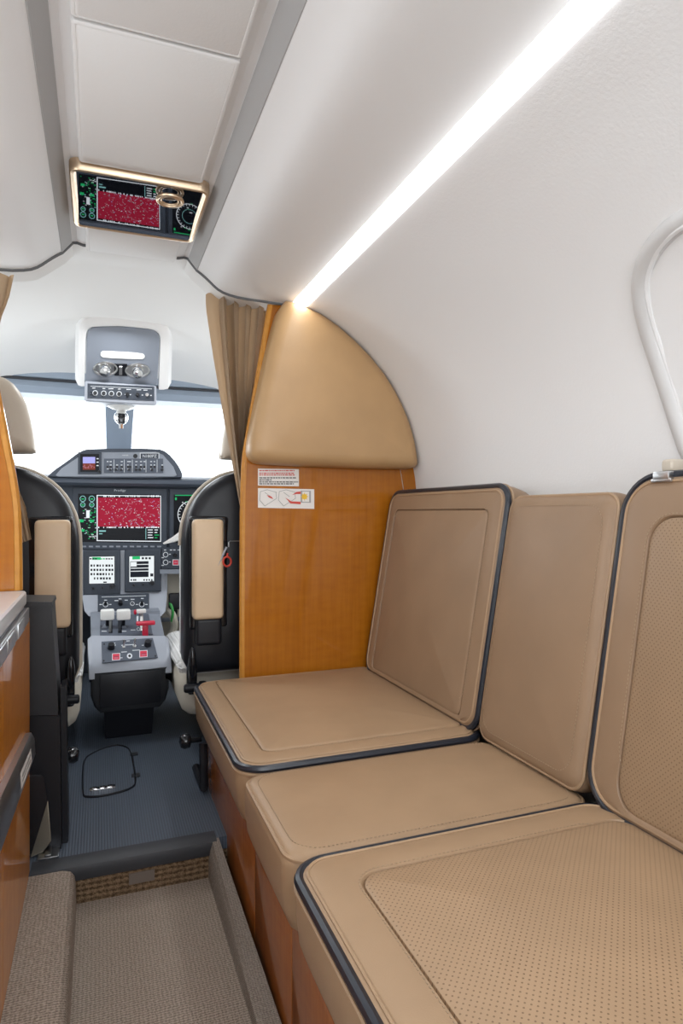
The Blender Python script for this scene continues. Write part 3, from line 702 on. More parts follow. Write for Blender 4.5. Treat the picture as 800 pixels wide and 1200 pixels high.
# ================================================================ COCKPIT SEATS
YC = 2.0
def pilot_seat(cx, s, label):
    """s = +1: inner side towards +x"""
    e = thing('cockpit_seat', label, 'seat', (cx, YC + .2, ZF), 'cockpit seats')
    hw = .262; zt, zb = H + .132, H - .50
    def outline(d=0.0):
        pts = [V((cx - hw - d + .02, YC, zb)), V((cx + hw + d - .02, YC, zb)), V((cx + hw + d, YC, zb + .04))]
        for k in range(13):
            a = PI / 2 * k / 12; pts.append(V((cx + (hw + d - .22) + .22 * math.cos(a) ** .9, YC, zt + d - .24 + .24 * math.sin(a) ** .9)))
        return pts + [V((2 * cx - p.x, YC, p.z)) for p in reversed(pts[2:])]
    bm = BM(); o = outline(); puff(bm, [p + V((0, .09, 0)) for p in o], (0, -1, 0), .10, .035, .012, n=110); sh = obj('back_shell', bm, 'black', e)
    bm = BM(); tube(bm, [p + V((0, .085, 0)) for p in outline(.002)[1:-1]], .0065, 8); obj('edge_piping', bm, 'beige', e)
    bm = BM(); puff(bm, list(reversed([p + V((0, .095, 0)) for p in outline(-.004)])), (0, 1, 0), .10, .04, .01, n=110); bk_ = obj('back_cushion', bm, 'wool', e)
    # recess behind the stowed armrest, armrest, pivot block
    xi = cx + s * (hw - .0)
    def bx(a0, a1, y0, y1, z0, z1, bev, name, m, par=e):
        bm = BM(); x0, x1 = xi - s * a0, xi - s * a1; box(bm, (min(x0, x1), y0, z0), (max(x0, x1), y1, z1), bev, 4); return obj(name, bm, m, par)
    bx(.015, .135, YC - .018, YC + .02, H - .36, H - .012, .012, 'armrest_recess', 'black_gloss')
    ar = bx(.020, .112, YC - .058, YC - .010, H - .325, H - .022, .016, 'armrest', 'armtan')
    bx(.030, .108, YC - .045, YC - .005, H - .405, H - .322, .012, 'armrest_pivot', 'black')
    # document pocket
    bx(.17, .44, YC - .030, YC + .01, H - .33, H - .10, .012, 'map_pocket', 'black')
    # headrest
    bm = BM(); loops = []
    hz = H + .165
    ho = [V((cx + x, YC + .02, hz + z)) for x, z in ((-.142, 0), (.142, 0), (.150, .012), (.140, .08), (.118, .16), (.085, .205), (.04, .218), (-.04, .218), (-.085, .205), (-.118, .16), (-.140, .08), (-.150, .012))]
    puff(bm, smooth_loop(ho, 1), (0, -1, 0), .05, .035, .006, n=64); puff(bm, list(reversed(smooth_loop(ho, 1))), (0, 1, 0), .07, .035, .01, n=64)
    hr = obj('headrest', bm, 'beige', e)
    for q in (-.07, .07):
        bm = BM(); cyl(bm, (cx + q, YC + .03, zt - .04), (cx + q, YC + .03, hz + .01), .007); obj('headrest_post', bm, 'metal_dark', e)
    # seat pan with sheepskin
    bm = BM(); mtx = Matrix.Translation(V((cx - s * .008, YC + .37, H - .665)))
    cushion(bm, .545, .56, .15, .07, .045, mtx); obj('seat_pan', bm, 'cream', e)
    bm = BM(); mtx = Matrix.Translation(V((cx - s * .012, YC + .375, H - .550)))
    cushion(bm, .56, .56, .075, .08, .034, mtx)
    bmesh.ops.subdivide_edges(bm, edges=bm.edges[:], cuts=2, use_grid_fill=True)
    for v in bm.verts: v.co += V((R.uniform(-1, 1), R.uniform(-1, 1), R.uniform(-1, 1))) * .0025
    obj('sheepskin_cover', bm, 'wool', e)
    # lever, hinge, pedestal frame
    bm = BM(); box(bm, (cx - .20, YC + .10, H - .70), (cx + .20, YC + .56, H - .665), .01); box(bm, (cx - .16, YC + .16, ZF + .005), (cx + .16, YC + .48, H - .70), .01); obj('seat_frame', bm, 'black', e)
    bm = BM(); x = xi - s * .025
    box(bm, (x - .014, YC - .01, H - .56), (x + .014, YC + .05, H - .44), .01, 3); obj('recline_hinge', bm, 'black_gloss', e)
    bm = BM(); ball(bm, (x + s * .006, YC - .045, H - .452), .011, .013, .048); obj('recline_lever', bm, 'black_gloss', e)
    bm = BM()
    cyl(bm, (x - s * .03, YC - .02, H - .535), (x + s * .028, YC - .02, H - .535), .013, n=14, bev=.004); box(bm, (x - s * .035 - .012, YC - .02, H - .60), (x - s * .035 + .012, YC + .04, H - .53), .006); obj('lock_fitting', bm, 'black', e)
    # rail post with a knob
    bm = BM(); xr = .272 if s < 0 else xi - s * .055
    tube(bm, [V((xr, YC - .195, H - .645)), V((xr, YC - .20, H - .68)), V((xr, YC - .205, ZF + .016)), V((xr, YC - .05, ZF + .014))] if s < 0 else [V((xr, YC - .10, H - .58)), V((xr, YC - .12, H - .64)), V((xr, YC - .14, ZF + .016)), V((xr, YC - .02, ZF + .014))], .012, 8); rp = obj('side_rail', bm, 'black', e)
    bm = BM(); kz = H - .645
    cyl(bm, (xr, YC - .16, kz), (xr + s * .04, YC - .16, kz), .007); lathe(bm, (xr + s * .03, YC - .16, kz), (s, 0, 0), [(0, .012), (.004, .019), (.018, .021), (.028, .016), (.032, 0)], 16); obj('lock_knob', bm, 'black_gloss', rp)
    return e
ls = pilot_seat(XC + .01 - .412, 1, 'left cockpit seat with black back shell, stowed tan armrest and tall headrest')
rs = pilot_seat(XC + .01 + .410, -1, 'right cockpit seat with black back shell, half hidden by the wood partition')

# red ring and grey rod hanging at the right seat pocket
sx = thing('safety_pin', 'red ring with pale rod tucked into the right cockpit seat back', 'safety pin', tuple(at(264, 665, 1.94)))
pz = Plane((0, 1.945, 0), (0, -1, 0))
bm = BM(); tube(bm, [pz.pt(266 + 4.6 * math.cos(a), 658 + 5.6 * math.sin(a)) for a in [2 * PI * k / 20 for k in range(20)]], .0032, 8, closed=True); tube(bm, [pz.pt(266, 652.5), pz.pt(266.5, 648)], .003, 8); obj('ring', bm, 'redtag', sx)
bm = BM(); tube(bm, [pz.pt(265.5, 641), pz.pt(255.5, 662.5)], .0032, 8); obj('rod', bm, 'grey_light', sx)
bm = BM(); tube(bm, [pz.pt(268, 641), pz.pt(268, 635.5), pz.pt(269.5, 634.3), pz.pt(288, 634)], .0018, 6); obj('hook', bm, 'metal_dark', sx)

# ================================================================ BLACK BOX BEHIND LEFT SEAT
bb = thing('stowage_box', 'black leather covered stowage box standing behind the left cockpit seat', 'box', (-.12, YS + .11, ZF))
def quadprism(bm, px, y0, y1, m=None):
    a = [at(x, y, y0) for x, y in px]; prism(bm, a, (0, y1 - y0, 0))
Y0 = YS + .07
bm = BM(); quadprism(bm, [(8, 709), (60.5, 709), (67.5, 815), (68, 838), (8, 838)], Y0, Y0 + .12)
obj('leather_cover', bm, 'black_leather', bb)
bm = BM(); quadprism(bm, [(8, 838.5), (70, 838.5), (72, 1003), (8, 1005)], Y0 + .006, Y0 + .11); obj('lower_box', bm, 'black', bb)
bm = BM(); quadprism(bm, [(71, 806), (77, 803), (80, 985), (73, 1000)], Y0 + .03, Y0 + .10); obj('side_bracket', bm, 'black', bb)
bm = BM(); quadprism(bm, [(8, 705), (61, 705.5), (62, 710), (8, 712)], Y0 - .006, Y0 + .125); obj('lid', bm, 'black_leather', bb)
# acrylic pocket
po_ = thing('document_pocket', 'dark smoked pocket holding a cream booklet, low beside the galley cabinet', 'pocket', tuple(at(45, 1003, YS + .035)))
pk = Plane((0, YS + .045, 0), (0, -1, 0))
bm = BM(); slab(bm, pk, [(20, 908), (48, 908), (52, 912), (56, 945), (60, 985), (57, 992), (46, 1000), (20, 1010)], .004); obj('pocket_front', bm, 'acrylic', po_)
bm = BM(); slab(bm, Plane((0, YS + .06, 0), (0, -1, 0)), [(36, 1004), (56, 938), (60, 985), (50, 998)], .004); obj('booklet', bm, 'cream_solid', po_)
# seat track
bm = BM(); pts = [(61, 1011), (74, 1009), (78, 985), (66, 985)]
st = [onz(x, y, ZF + .001) for x, y in pts]; box(bm, (-.128, YS + .034, ZF), (-.085, YS + .30, ZF + .006), .002); box(bm, (-.114, YS + .034, ZF + .006), (-.10, YS + .30, ZF + .012), .002)
tag(obj('seat_track', bm, 'metal_dark'), 'grey metal seat track on the cockpit floor below the black box', 'seat track')
# floor hatch
hp_ = [onz(x, y, ZF + .0005) for x, y in ((97, 932), (97, 902), (99, 890), (107, 884), (120, 878), (135, 874), (146, 875), (153, 880), (157, 900), (159, 917), (157, 922), (148, 927), (120, 934), (101, 935))]
fh = thing('floor_hatch', 'ribbed floor hatch with dark outline set into the cockpit floor', 'floor hatch', tuple(sum(hp_, V()) / len(hp_)))
bm = BM(); h2 = smooth_loop(hp_, 1); prism(bm, h2, (0, 0, .0012)); obj('lid', bm, 'rubber_floor', fh)
bm = BM(); tube(bm, [p + V((0, 0, .001)) for p in h2], .0042, 6, closed=True, r2=.0022); obj('seal', bm, 'black', fh)
bm = BM(); c = onz(120, 924, ZF + .002); box(bm, c + V((-.034, -.010, 0)), c + V((.034, .010, .003)), .0015); 
for q in (-.02, .0, .02): box(bm, c + V((q - .008, -.007, .003)), c + V((q + .006, .006, .006)), .001)
obj('latch', bm, 'chrome', fh)
for x, y in ((157, 884), (159, 909)):
    bm = BM(); c = onz(x, y, ZF + .0015); box(bm, c + V((-.012, -.012, 0)), c + V((.012, .012, .003)), .001); obj('hinge', bm, 'charcoal', fh)
# plate on the step
bm = BM(); pstep = Plane((0, YS - .005, 0), (0, -1, 0)); slab(bm, pstep, [(151, 1024), (181, 1018), (181, 1031), (151, 1037)], .0015, .0005); tag(obj('step_plate', bm, 'plate'), 'small flat plate on the carpeted step face below the cockpit floor', 'plate')

# ================================================================ INSTRUMENT PANEL
YI = 2.86
ip = thing('instrument_panel', 'grey cockpit instrument panel with raised switch hood under the windshield', 'instrument panel', (XC, YI + .1, .45))
pi = Plane((0, YI, 0), (0, -1, 0))
bm = BM(); box(bm, (XC - .80, YI + .002, H - .262), (XC + .80, YI + .10, H + .14), .01); obj('panel_board', bm, 'grey_dark', ip)
bm = BM(); prof = [(YI - .07, .108), (YI - .085, .118), (YI - .08, .135), (YI - .05, .150), (YI + .15, .165), (YI + .44, .05), (YI + .44, .02), (YI, .112)]
loft(bm, [[V((x, y, H + u)) for y, u in prof] for x in (XC - .80, XC + .80)], True, True, True); obj('glareshield', bm, 'grey_dark', ip)
ph = Plane((0, YI - .09, 0), (0, -1, 0))
bm = BM(); hood = [(54, 560), (62, 552), (78, 541), (94, 529), (104, 526), (184, 525.5), (196, 530), (208, 544), (214, 556), (213, 560)]
w = smooth_loop([ph.pt(x, y) for x, y in hood], 1); prism(bm, w, (0, .34, -.02)); obj('hood', bm, 'grey_dark', ip)
bm = BM(); slab(bm, ph, [(65, 557), (72, 549), (97, 532), (106, 530), (182, 529.5), (191, 533), (203, 547), (207, 557), (204, 558.5), (68, 558.5)], .004, .002); fc = obj('hood_face', bm, 'grey', ip)
bm = BM(); slab(bm, ph, [(50, 560), (216, 560), (216, 568), (50, 570)], .0, .0) if False else None
if bm: bm.free()
pf = Plane((0, YI - .094, 0), (0, -1, 0))
# switch bank
bm = BM(); slab(bm, pf, rq(122, 537.5, 191, 554.5), .003, .001); sb = obj('switch_bank', bm, 'grey_face', ip)
d = Draw(Plane((0, YI - .097, 0), (0, -1, 0)))
for x in (133.5, 145.5, 155, 171, 184): d.rect(x - .25, 538.5, x + .25, 553.5, 'label')
for x in (125, 128.5, 136, 141.5, 149, 151.5, 158.5, 164, 168, 176, 180, 189):
    for y in (540.5, 544.5, 549): 
        if R.random() < .8: d.rect(x, y, x + R.uniform(1.5, 2.6), y + .9, 'label')
    d.rect(x - .3, 546, x + 2.4, 548.5, 'black', .0007)
d.done('markings', sb)
for x in (129, 136, 142, 151, 159.5, 164, 178, 190):
    bm = BM(); knob(bm, Plane((0, YI - .097, 0), (0, -1, 0)), x, 550.5, 1.5, .010); obj('switch_knob', bm, 'black', sb)
d = Draw(pf); d.rect(163.8, 530.6, 186.5, 538.2, 'label'); d.rect(164.6, 531.4, 185.7, 537.4, 'bezel', .0009); d.text('N180PZ', 166.8, 536.2, 3.6, 'label', .0014, 0, .98); d.text('MASTER', 143, 534.3, 1.5, 'label', .0008)
d.disc(158.5, 534.5, 2.6, 'black', .0008); o = d.done('registration_plate', ip); o['label'] = 'dark registration plate with white frame and lettering'
# standby instrument
si = thing('standby_instrument', 'small square standby instrument with lilac screen at left of the hood', 'instrument', tuple(pf.pt(105, 556)))
bm = BM(); slab(bm, pf, rq(91.5, 530, 119, 555.5), .006, .002); obj('bezel', bm, 'bezel', si)
pq = Plane((0, YI - .1005, 0), (0, -1, 0)); d = Draw(pq); d.rect(94, 532, 116, 553, 'screen'); d.rect(97, 535.5, 111.5, 543, 's_lilac', .0009); d.rect(97, 543, 111.5, 550.5, 's_brown', .0009)
for k in range(9): d.rect(R.uniform(97, 109), R.uniform(544, 550), R.uniform(109, 111), 0, 's_pink') if False else d.rect(97 + k * 1.6, 546 + R.uniform(-2, 2), 97.8 + k * 1.6, 547 + R.uniform(-1, 2), 's_pink', .0012)
for y in (537, 541, 545): d.rect(113, y, 115.5, y + 1.2, 'label', .0012)
d.done('screen', si)
bm = BM(); knob(bm, pq, 116.5, 552.5, 1.8, .008); obj('adjust_knob', bm, 'black', si)
# dark shelf with slots below the hood
pz2 = Plane((0, YI - .072, 0), (0, -1, 0))
bm = BM(); box(bm, (XC - .80, YI - .072, H + .109), (XC + .80, YI + .001, H + .14)); shf = obj('slot_shelf', bm, 'grey_dark', ip)
for x0, x1 in ((129, 135), (137.5, 161), (162, 169), (226, 250)):
    d = Draw(pz2); d.rect(x0, 563.6, x1, 565.2, 'grey_light'); d.done('slot', shf)
# displays
def display(px0, py0, px1, py1, sx0, sy0, sx1, sy1, k, name, label, group, Y, draw, bez='bezel', kn=()):
    p = Plane((0, Y, 0), (0, -1, 0)); e = thing(name, label, 'display', tuple(p.pt((px0 + px1) / 2, py1)), group)
    bm = BM(); slab(bm, p, rq(px0, py0, px1, py1, k), .018, .004); bz = obj('bezel', bm, bez, e)
    q = Plane((0, Y - .0185, 0), (0, -1, 0)); d = Draw(q); d.rect(sx0, sy0, sx1, sy1, 'screen', .0004, k); draw(d); d.done('screen', e)
    for x, y, r, h, m in kn:
        bm = BM(); knob(bm, q, x, y, r, h); obj('knob', bm, m, e)
    return e, q
def draw_mfd(d):
    k = .012
    for cx_ in (97, 107.5):
        for cy_, r in ((584.5, 3.6), (591.5, 3.0)): d.ring(cx_, cy_, r, .7, 's_cyan', .0009); d.rect(cx_ - 1.6, cy_ - .4, cx_ + 1.6, cy_ + .9, 's_green', .001)
    for i in range(60):
        x, y = R.uniform(92.5, 112), R.uniform(595, 633); c = R.choice(('s_green', 's_green', 's_white', 's_cyan')); d.rect(x, y, min(x + R.uniform(.8, 3), 112.5), y + R.uniform(.5, 1.1), c, .0009)
    for x0, y0 in ((93, 609), (94, 620), (105, 609)): d.rect(x0, y0, x0 + 5, y0 + 3, 's_green', .0008)
    d.rect(101, 598, 105, 607, 's_white', .0009)
    d.rect(113.2, 580, 188.6, 634, 's_white', .0007, k); d.rect(114.4, 581, 187.8, 633, 'screen', .0009, k)
    d.rect(114.6, 583.0, 187.6, 617, 's_red', .0011, k)
    for x in range(115, 187, 2):
        if R.random() < .6: d.rect(x, 580.4, x + R.uniform(.8, 1.8), 582.4, 's_white', .0013, 0)
        if R.random() < .7: d.rect(x, 617.2, x + R.uniform(.8, 2), 618.8, 's_white', .0013, 0)
    for i in range(200):
        x = R.uniform(115.5, 186) if R.random() < .45 else min(max(R.gauss(158, 17), 116), 185.5); y = R.uniform(584, 616.5)
        d.rect(x, y, x + R.uniform(.4, 1.5), y + R.uniform(.4, .8), R.choice(('s_white', 's_pink', 's_pink', 's_cyan', 's_lilac')), .0014)
    for i in range(22):
        x, y = min(max(R.gauss(160, 14), 118), 183), R.uniform(586, 614); a = R.uniform(0, PI); l = R.uniform(2, 6); d.line(x, y, min(x + l * math.cos(a), 187), min(y + l * math.sin(a), 616.5), .35, 's_pink', .0013)
    d.rect(170.5, 619, 171.1, 632, 's_cyan', .0012)
    for y in (620.5, 623.5, 626.5, 629.5): d.rect(173, y, R.uniform(177, 180), y + 1, 's_white', .0012); d.rect(181, y, R.uniform(184, 187), y + 1, 's_green' if y > 625 else 's_white', .0012)
    d.rect(116, 621.5, 124, 623, 's_cyan', .0012); d.rect(116, 625, 120, 626, 's_cyan', .0012)
mf, q = display(85, 571, 195, 643.5, 91.5, 578.5, 188.8, 635, .012, 'flight_display', 'wide cockpit display showing a red map, centre of instrument panel', 'flight displays', YI, draw_mfd)
d = Draw(q); 
d.text('Prodigy', 133.5, 575.8, 2.6, 'label', .0008, 0, 1.25); d.done('lettering', mf)
for x in range(96, 188, 8):
    d = Draw(q); d.rect(x, 639.5, x + 5, 641.3, 'grey', .0008, .01); d.done('softkey', mf)
def draw_pfd(d):
    d.rect(205, 580, 262, 581, 's_green', .0009); d.ring(224, 603, 16, .7, 's_white', .0009, 40); d.ring(224, 603, 9, .4, 's_cyan', .0009, 30)
    for k in range(24): a = k * PI / 12; d.line(224 + 13 * math.cos(a), 603 + 13 * math.sin(a), 224 + 15.6 * math.cos(a), 603 + 15.6 * math.sin(a), .5, 's_white', .001)
    for i in range(24): x = R.uniform(205, 300); y = R.uniform(583, 632); d.rect(x, y, x + R.uniform(1, 4), y + .9, R.choice(('s_white', 's_green', 's_cyan')), .001)
    d.rect(205, 583, 207, 586, 's_green', .001)
display(198, 572.5, 306, 646, 203.5, 579.5, 300, 636, .012, 'flight_display', 'dark cockpit display with a compass arc, partly behind the right seat', 'flight displays', YI, draw_pfd)
# ================================================================ CENTRE PEDESTAL
pe = thing('centre_pedestal', 'blue-grey cockpit centre pedestal with throttle levers and dark rounded front', 'pedestal', (XC + .01, 2.5, ZF))
def prow(px0, px1, py, Y): return at(px0, py, Y), at(px1, py, Y)
# upper console carrying the two tall displays
rows = [(86, 196, 645, 2.820), (95, 196, 692, 2.816), (99, 194, 716, 2.73), (104, 189, 722, 2.70)]
bm = BM(); loops = []
for x0, x1, y, Y in rows:
    a, b = prow(x0, x1, y, Y); loops.append([a, a.lerp(b, .03) + V((0, -.008, 0)), a.lerp(b, .97) + V((0, -.008, 0)), b, V((b.x, 2.858, b.z)), V((a.x, 2.858, a.z))])
loft(bm, loops, True, True, True); obj('upper_console', bm, 'grey_light', pe)
# throttle quadrant, control box, front face
A0, A1 = prow(106, 187, 719, 2.66); B0, B1 = prow(107, 193, 748, 2.40); D0, D1 = prow(109, 197, 782, 2.27)
bm = BM(); zb_ = D0.z - .02
loft(bm, [[A0, A1, V((A1.x, 2.78, A1.z)), V((A0.x, 2.78, A0.z))][:2] + [V((A1.x, 2.66, zb_)), V((A0.x, 2.66, zb_))], [B0, B1, V((B1.x, 2.40, zb_)), V((B0.x, 2.40, zb_))]], True, True, True)
box(bm, (A0.x, 2.655, zb_), (A1.x, 2.80, A0.z - .002)); obj('quadrant_body', bm, 'grey', pe)
bm = BM(); loops = []
for (a, b), dz in (((B0, B1), 0), ((B0.lerp(D0, .03), B1.lerp(D1, .03)), .012), ((B0.lerp(D0, .9), B1.lerp(D1, .9)), .010), ((D0, D1), -.006), ((D0, D1), -.04)):
    a = a + V((-.012, 0, dz)); b = b + V((.012, 0, dz)); c_ = .012
    yb = 2.44
    loops.append([V((a.x, a.y, a.z - c_)), a + V((c_, 0, 0)), b - V((c_, 0, 0)), V((b.x, b.y, b.z - c_)), V((b.x, a.y, zb_ - .02)), V((a.x, a.y, zb_ - .02))])
loft(bm, loops, True, True, True); obj('control_box', bm, 'grey_light', pe)
fx0, fx1 = D0.x - .008, D1.x + .004; zf0 = H - .672; ztp = D0.z - .030
bm = BM(); loops = []
for ins_, y in ((0.0, 2.68), (0.0, 2.29), (.004, 2.276), (.016, 2.268)):
    z0, z1, x0, x1 = zf0 + ins_, ztp + .012 - ins_ * .2, fx0 + ins_, fx1 - ins_
    loops.append([V((x, y, z)) for x, z in ((x0, z1), (x0, z0 + .06), (x0 + .012, z0 + .022), (x0 + .03, z0), (x1 - .03, z0), (x1 - .012, z0 + .022), (x1, z0 + .06), (x1, z1))])
loft(bm, loops, True, True, True); obj('front_housing', bm, 'charcoal', pe)
bm = BM(); box(bm, (fx0 + .028, 2.264, zf0 + .022), (fx1 - .028, 2.27, ztp + .004), .002); obj('front_panel', bm, 'black', pe)
bm = BM(); loft(bm, [[V((XC + .012 + sx_ * w_, 2.30 + .04 * t, z)) for sx_ in (-1, 1)] + [V((XC + .012 + sx_ * w_, 2.62, z)) for sx_ in (1, -1)] for z, w_, t in ((zf0 + .01, .082, 0), (ZF + .002, .076, 1))], True, True, True); obj('foot', bm, 'black', pe)
# upper small panel (fuel / trim)
pu = plane3(at(99, 716, 2.718), at(194, 716, 2.718), at(95, 692, 2.804))
bm = BM(); slab(bm, pu, rq(114.5, 698, 174.5, 717, -.03), .006, .003); up_ = obj('upper_switch_panel', bm, 'bezel', pe)
d = Draw(Plane(pu.p + pu.n * .006, pu.n)); d.rect(119, 699.5, 171, 700.1, 'label', .0008, -.03)
for x in (123.5, 166): d.ring(x, 708.5, 3.2, .6, 'label'); d.rect(x - 7, 708, x - 4, 708.9, 'label'); d.rect(x + 4.2, 708, x + 7, 708.9, 'label')
for x, y in ((122, 703), (134, 703.5), (139, 701.5), (146, 703), (153, 702), (165, 701)): d.rect(x, y, x + R.uniform(3, 6), y + .9, 'label')
d.ring(155, 707.5, 2.6, .6, 'label'); d.done('markings', up_)
q = Plane(pu.p + pu.n * .006, pu.n)
for x, m_, r in ((141, 'black', 2.8), (154.5, 'chrome', 1.6), (166, 'black', 1.8), (123.5, 'black', 1.6)):
    bm = BM(); knob(bm, q, x, 708, r, .014); obj('knob', bm, m_, up_)
# quadrant face
pt_ = plane3(A0, A1, B0)
bm = BM(); slab(bm, pt_, [(118, 722), (174, 720), (179, 744), (117, 747)], .003, .001); qf = obj('quadrant_plate', bm, 'grey_face', pe)
q = Plane(pt_.p + pt_.n * .003, pt_.n); d = Draw(q)
for x in (129.5, 140.5): d.rect(x - 2.2, 722, x + 2.2, 742, 'black_gloss', .0008)
for x in (122, 145): d.poly([(x - 3, 736), (x + 3.4, 736), (x + .4, 731)], 'grey', .0008); d.rect(x - 3, 739.5, x + 3, 740.3, 'label')
d.ring(162, 737.5, 2.0, .6, 'label'); d.rect(153, 738, 158.5, 738.8, 'label'); d.rect(160, 722, 162, 734, 'label', .0008); d.done('markings', qf)
for x0, x1 in ((117.6, 134), (136.6, 152.8)):
    bm = BM(); xm = (x0 + x1) / 2
    base_ = q.pt(xm, 733); top_ = at(xm, 718, 2.50); tube(bm, [base_, base_.lerp(top_, .6), top_], .006, 8); lv = obj('throttle_lever', bm, 'black', pe)
    a, b = at(x0, 720.5, 2.49), at(x1, 720, 2.49); bm = BM(); box(bm, (a.x, 2.475, a.z - .020), (b.x, 2.515, a.z + .018), .008, 3); obj('lever_grip', bm, 'white', lv)
bm = BM(); a = q.pt(166, 740); b = at(165.5, 718, 2.50); tube(bm, [a, b], .0065, 8); fl = obj('flap_lever', bm, 'chrome', pe)
bm = BM(); a = at(160, 716.5, 2.49); b = at(171, 715.8, 2.49); box(bm, (a.x, 2.48, a.z - .006), (b.x, 2.51, a.z + .006), .003); obj('lever_grip', bm, 'white', fl)
bm = BM(); a, b = at(159.5, 730.8, 2.42), at(181.5, 730.4, 2.42); box(bm, (a.x, 2.405, a.z - .0065), (b.x, 2.435, a.z + .0065), .004, 3)
c_ = at(170, 737, 2.43); box(bm, (c_.x - .010, 2.42, c_.z - .03), (c_.x + .010, 2.44, a.z), .003); ph_ = obj('park_brake_handle', bm, 'red', pe); ph_['label'] = 'red T-shaped handle'
bm = BM(); c_ = at(158.4, 717.5, 2.52); ball(bm, c_, .006, .008, .010, 10); obj('red_button', bm, 'red', pe)
# control panel
pc = plane3(B0.lerp(D0, .03) + V((0, 0, .013)), B1.lerp(D1, .03) + V((0, 0, .013)), B0.lerp(D0, .9) + V((0, 0, .011)))
bm = BM(); slab(bm, pc, [(119, 752.5), (179, 748), (185, 771), (119.5, 777.5)], .0025, .001); cp = obj('control_panel', bm, 'grey_face', pe)
q = Plane(pc.p + pc.n * .0025, pc.n); d = Draw(q)
for x, y in ((137, 774 - 3), (127, 754), (148, 751), (170, 750.5), (131, 756), (142, 756), (150, 755.5), (155, 762), (166, 756), (142, 764)): d.rect(x, y, x + R.uniform(4, 9), y + .8, 'label', .0008, -.06)
d.done('markings', cp); d = Draw(q); d.ring(151.8, 768.8, 3.2, 1.7, 'label'); d.disc(151.8, 768.8, 1.6, 'black'); d.done('key_switch', cp)
for x, y in ((122, 755), (177, 751), (121.5, 774.5), (182, 769)): d = Draw(q); d.disc(x, y, 1.0, 'black'); d.done('screw', cp)
for x, y in ((136, 770), (168, 766.5)):
    d = Draw(q); d.rect(x - 4.8, y - 4, x + 4.8, y + 4.2, 'label', .0008, -.06); d.rect(x - 4, y - 3.3, x + 4, y + 3.5, 'red', .001, -.06); d.rect(x - 3, y - .3, x + 3, y + .3, 'grey_dark', .0012, -.06); d.rect(x - 2.4, y + 1, x + 2.4, y + 2, 's_pink', .0012, -.06); d.done('warning_button', cp)
for x, y in ((130, 759.5), (173, 756)):
    bm = BM(); knob(bm, q, x, y, 4.4, .018); obj('knob', bm, 'black', cp)
for x, y in ((145, 757.5), (157.5, 756.5)):
    bm = BM(); knob(bm, q, x, y + 1, 2.6, .003); p = q.pt(x, y); cyl(bm, p, p + q.n * .016 + V((0, .004, .010)), .003, .0042); obj('toggle_switch', bm, 'chrome', cp)
# two tall displays on the upper console
def draw_pad(d):
    for i in range(9): d.rect(105 + i * 3.1, 654 + .3 * R.random(), 107.3 + i * 3.1, 655.6, 's_green' if 2 < i < 6 else 's_dark', .0009)
    d.rect(104.6, 652.6, 134, 657, 's_page', .0006, -.02); d.rect(108, 653, 118, 656, 's_green', .0008)
    d.rect(104.6, 657, 134, 684, 's_page', .0006, -.02)
    for r in range(4):
        for c_ in range(8 if r < 3 else 6):
            x = 106 + c_ * 3.5 + (4 if r == 3 else 0); y = 661.5 + r * 5; d.rect(x, y, x + R.choice((1.6, 2.2, 2.6)), y + 2.6, 's_dark', .0009)
    d.rect(121, 681.5, 125, 683, 's_dark', .0009)
def draw_list(d):
    d.rect(151.5, 652, 180.4, 682, 's_page', .0006, -.02); d.rect(155, 652, 164, 655.6, 's_green', .0008, -.02)
    for x in (166, 170, 174): d.rect(x, 653, x + 2.6, 655.4, 's_dark', .0009)
    d.rect(152.5, 658, 174, 676.5, 's_dark', .0008, -.02)
    for y in (661.2, 665.5, 669): d.rect(153, y, 174, y + .9, 's_page', .001, -.02)
    d.rect(153, 658.6, 160, 664, 's_page', .001, -.02)
    for x in (153, 156, 158, 168, 171, 174, 177): d.rect(x, 678.6, x + 1.6, 680.6, 's_dark', .0009)
    d.rect(176, 672, 179.5, 675.5, 's_dark', .0009)
display(97.5, 645, 141, 697, 104.2, 652, 134.5, 684.5, -.025, 'touch_controller', 'left tall touch controller showing a white keypad page on the pedestal', 'touch controllers', 2.806, draw_pad, kn=((109, 689.5, 1.6, .008, 'black'), (120, 688.8, 1.3, .006, 'black'), (131.5, 687, 3.0, .018, 'black')))
display(146, 644, 188.5, 693.5, 151, 651.5, 181, 682, -.025, 'touch_controller', 'right tall touch controller showing a list page with dark rows', 'touch controllers', 2.806, draw_list, kn=((156.5, 685.8, 1.6, .008, 'black'), (167.5, 685, 1.3, .006, 'black'), (178, 683, 3.0, .018, 'black')))
# small panel right of the pedestal
sp_ = thing('side_switch_panel', 'small dark switch panel with red button between pedestal and right seat', 'switch panel', tuple(at(205, 668, 2.80)))
p = Plane((0, 2.80, 0), (0, -1, 0)); bm = BM(); slab(bm, p, rq(188.8, 641.5, 236, 666.5, 0), .012, .003); obj('panel', bm, 'bezel', sp_)
bm = BM(); slab(bm, p, rq(187, 667, 240, 672, 0), .02, .003); obj('ledge', bm, 'grey', sp_)
q = Plane((0, 2.7875, 0), (0, -1, 0)); d = Draw(q)
for x, y in ((194, 650), (194, 659)): d.ring(x, y, 3.2, .8, 'label'); d.rect(x - 5, y + 3, x - 2, y + 4, 'label'); d.rect(x + 4, y - 1, x + 6, y, 'label')
d.rect(202, 655.5, 209.5, 662.5, 'label', .0007); d.rect(202.8, 656.3, 208.7, 661.8, 'red', .0009); d.rect(204, 658.5, 207.5, 659.6, 's_pink', .0011)
for x in (192, 199, 203, 208): d.rect(x, 644, x + 2.5, 645, 'label')
d.done('markings', sp_)
bm = BM(); knob(bm, q, 205, 650.5, 2.6, .014); obj('knob', bm, 'black', sp_)
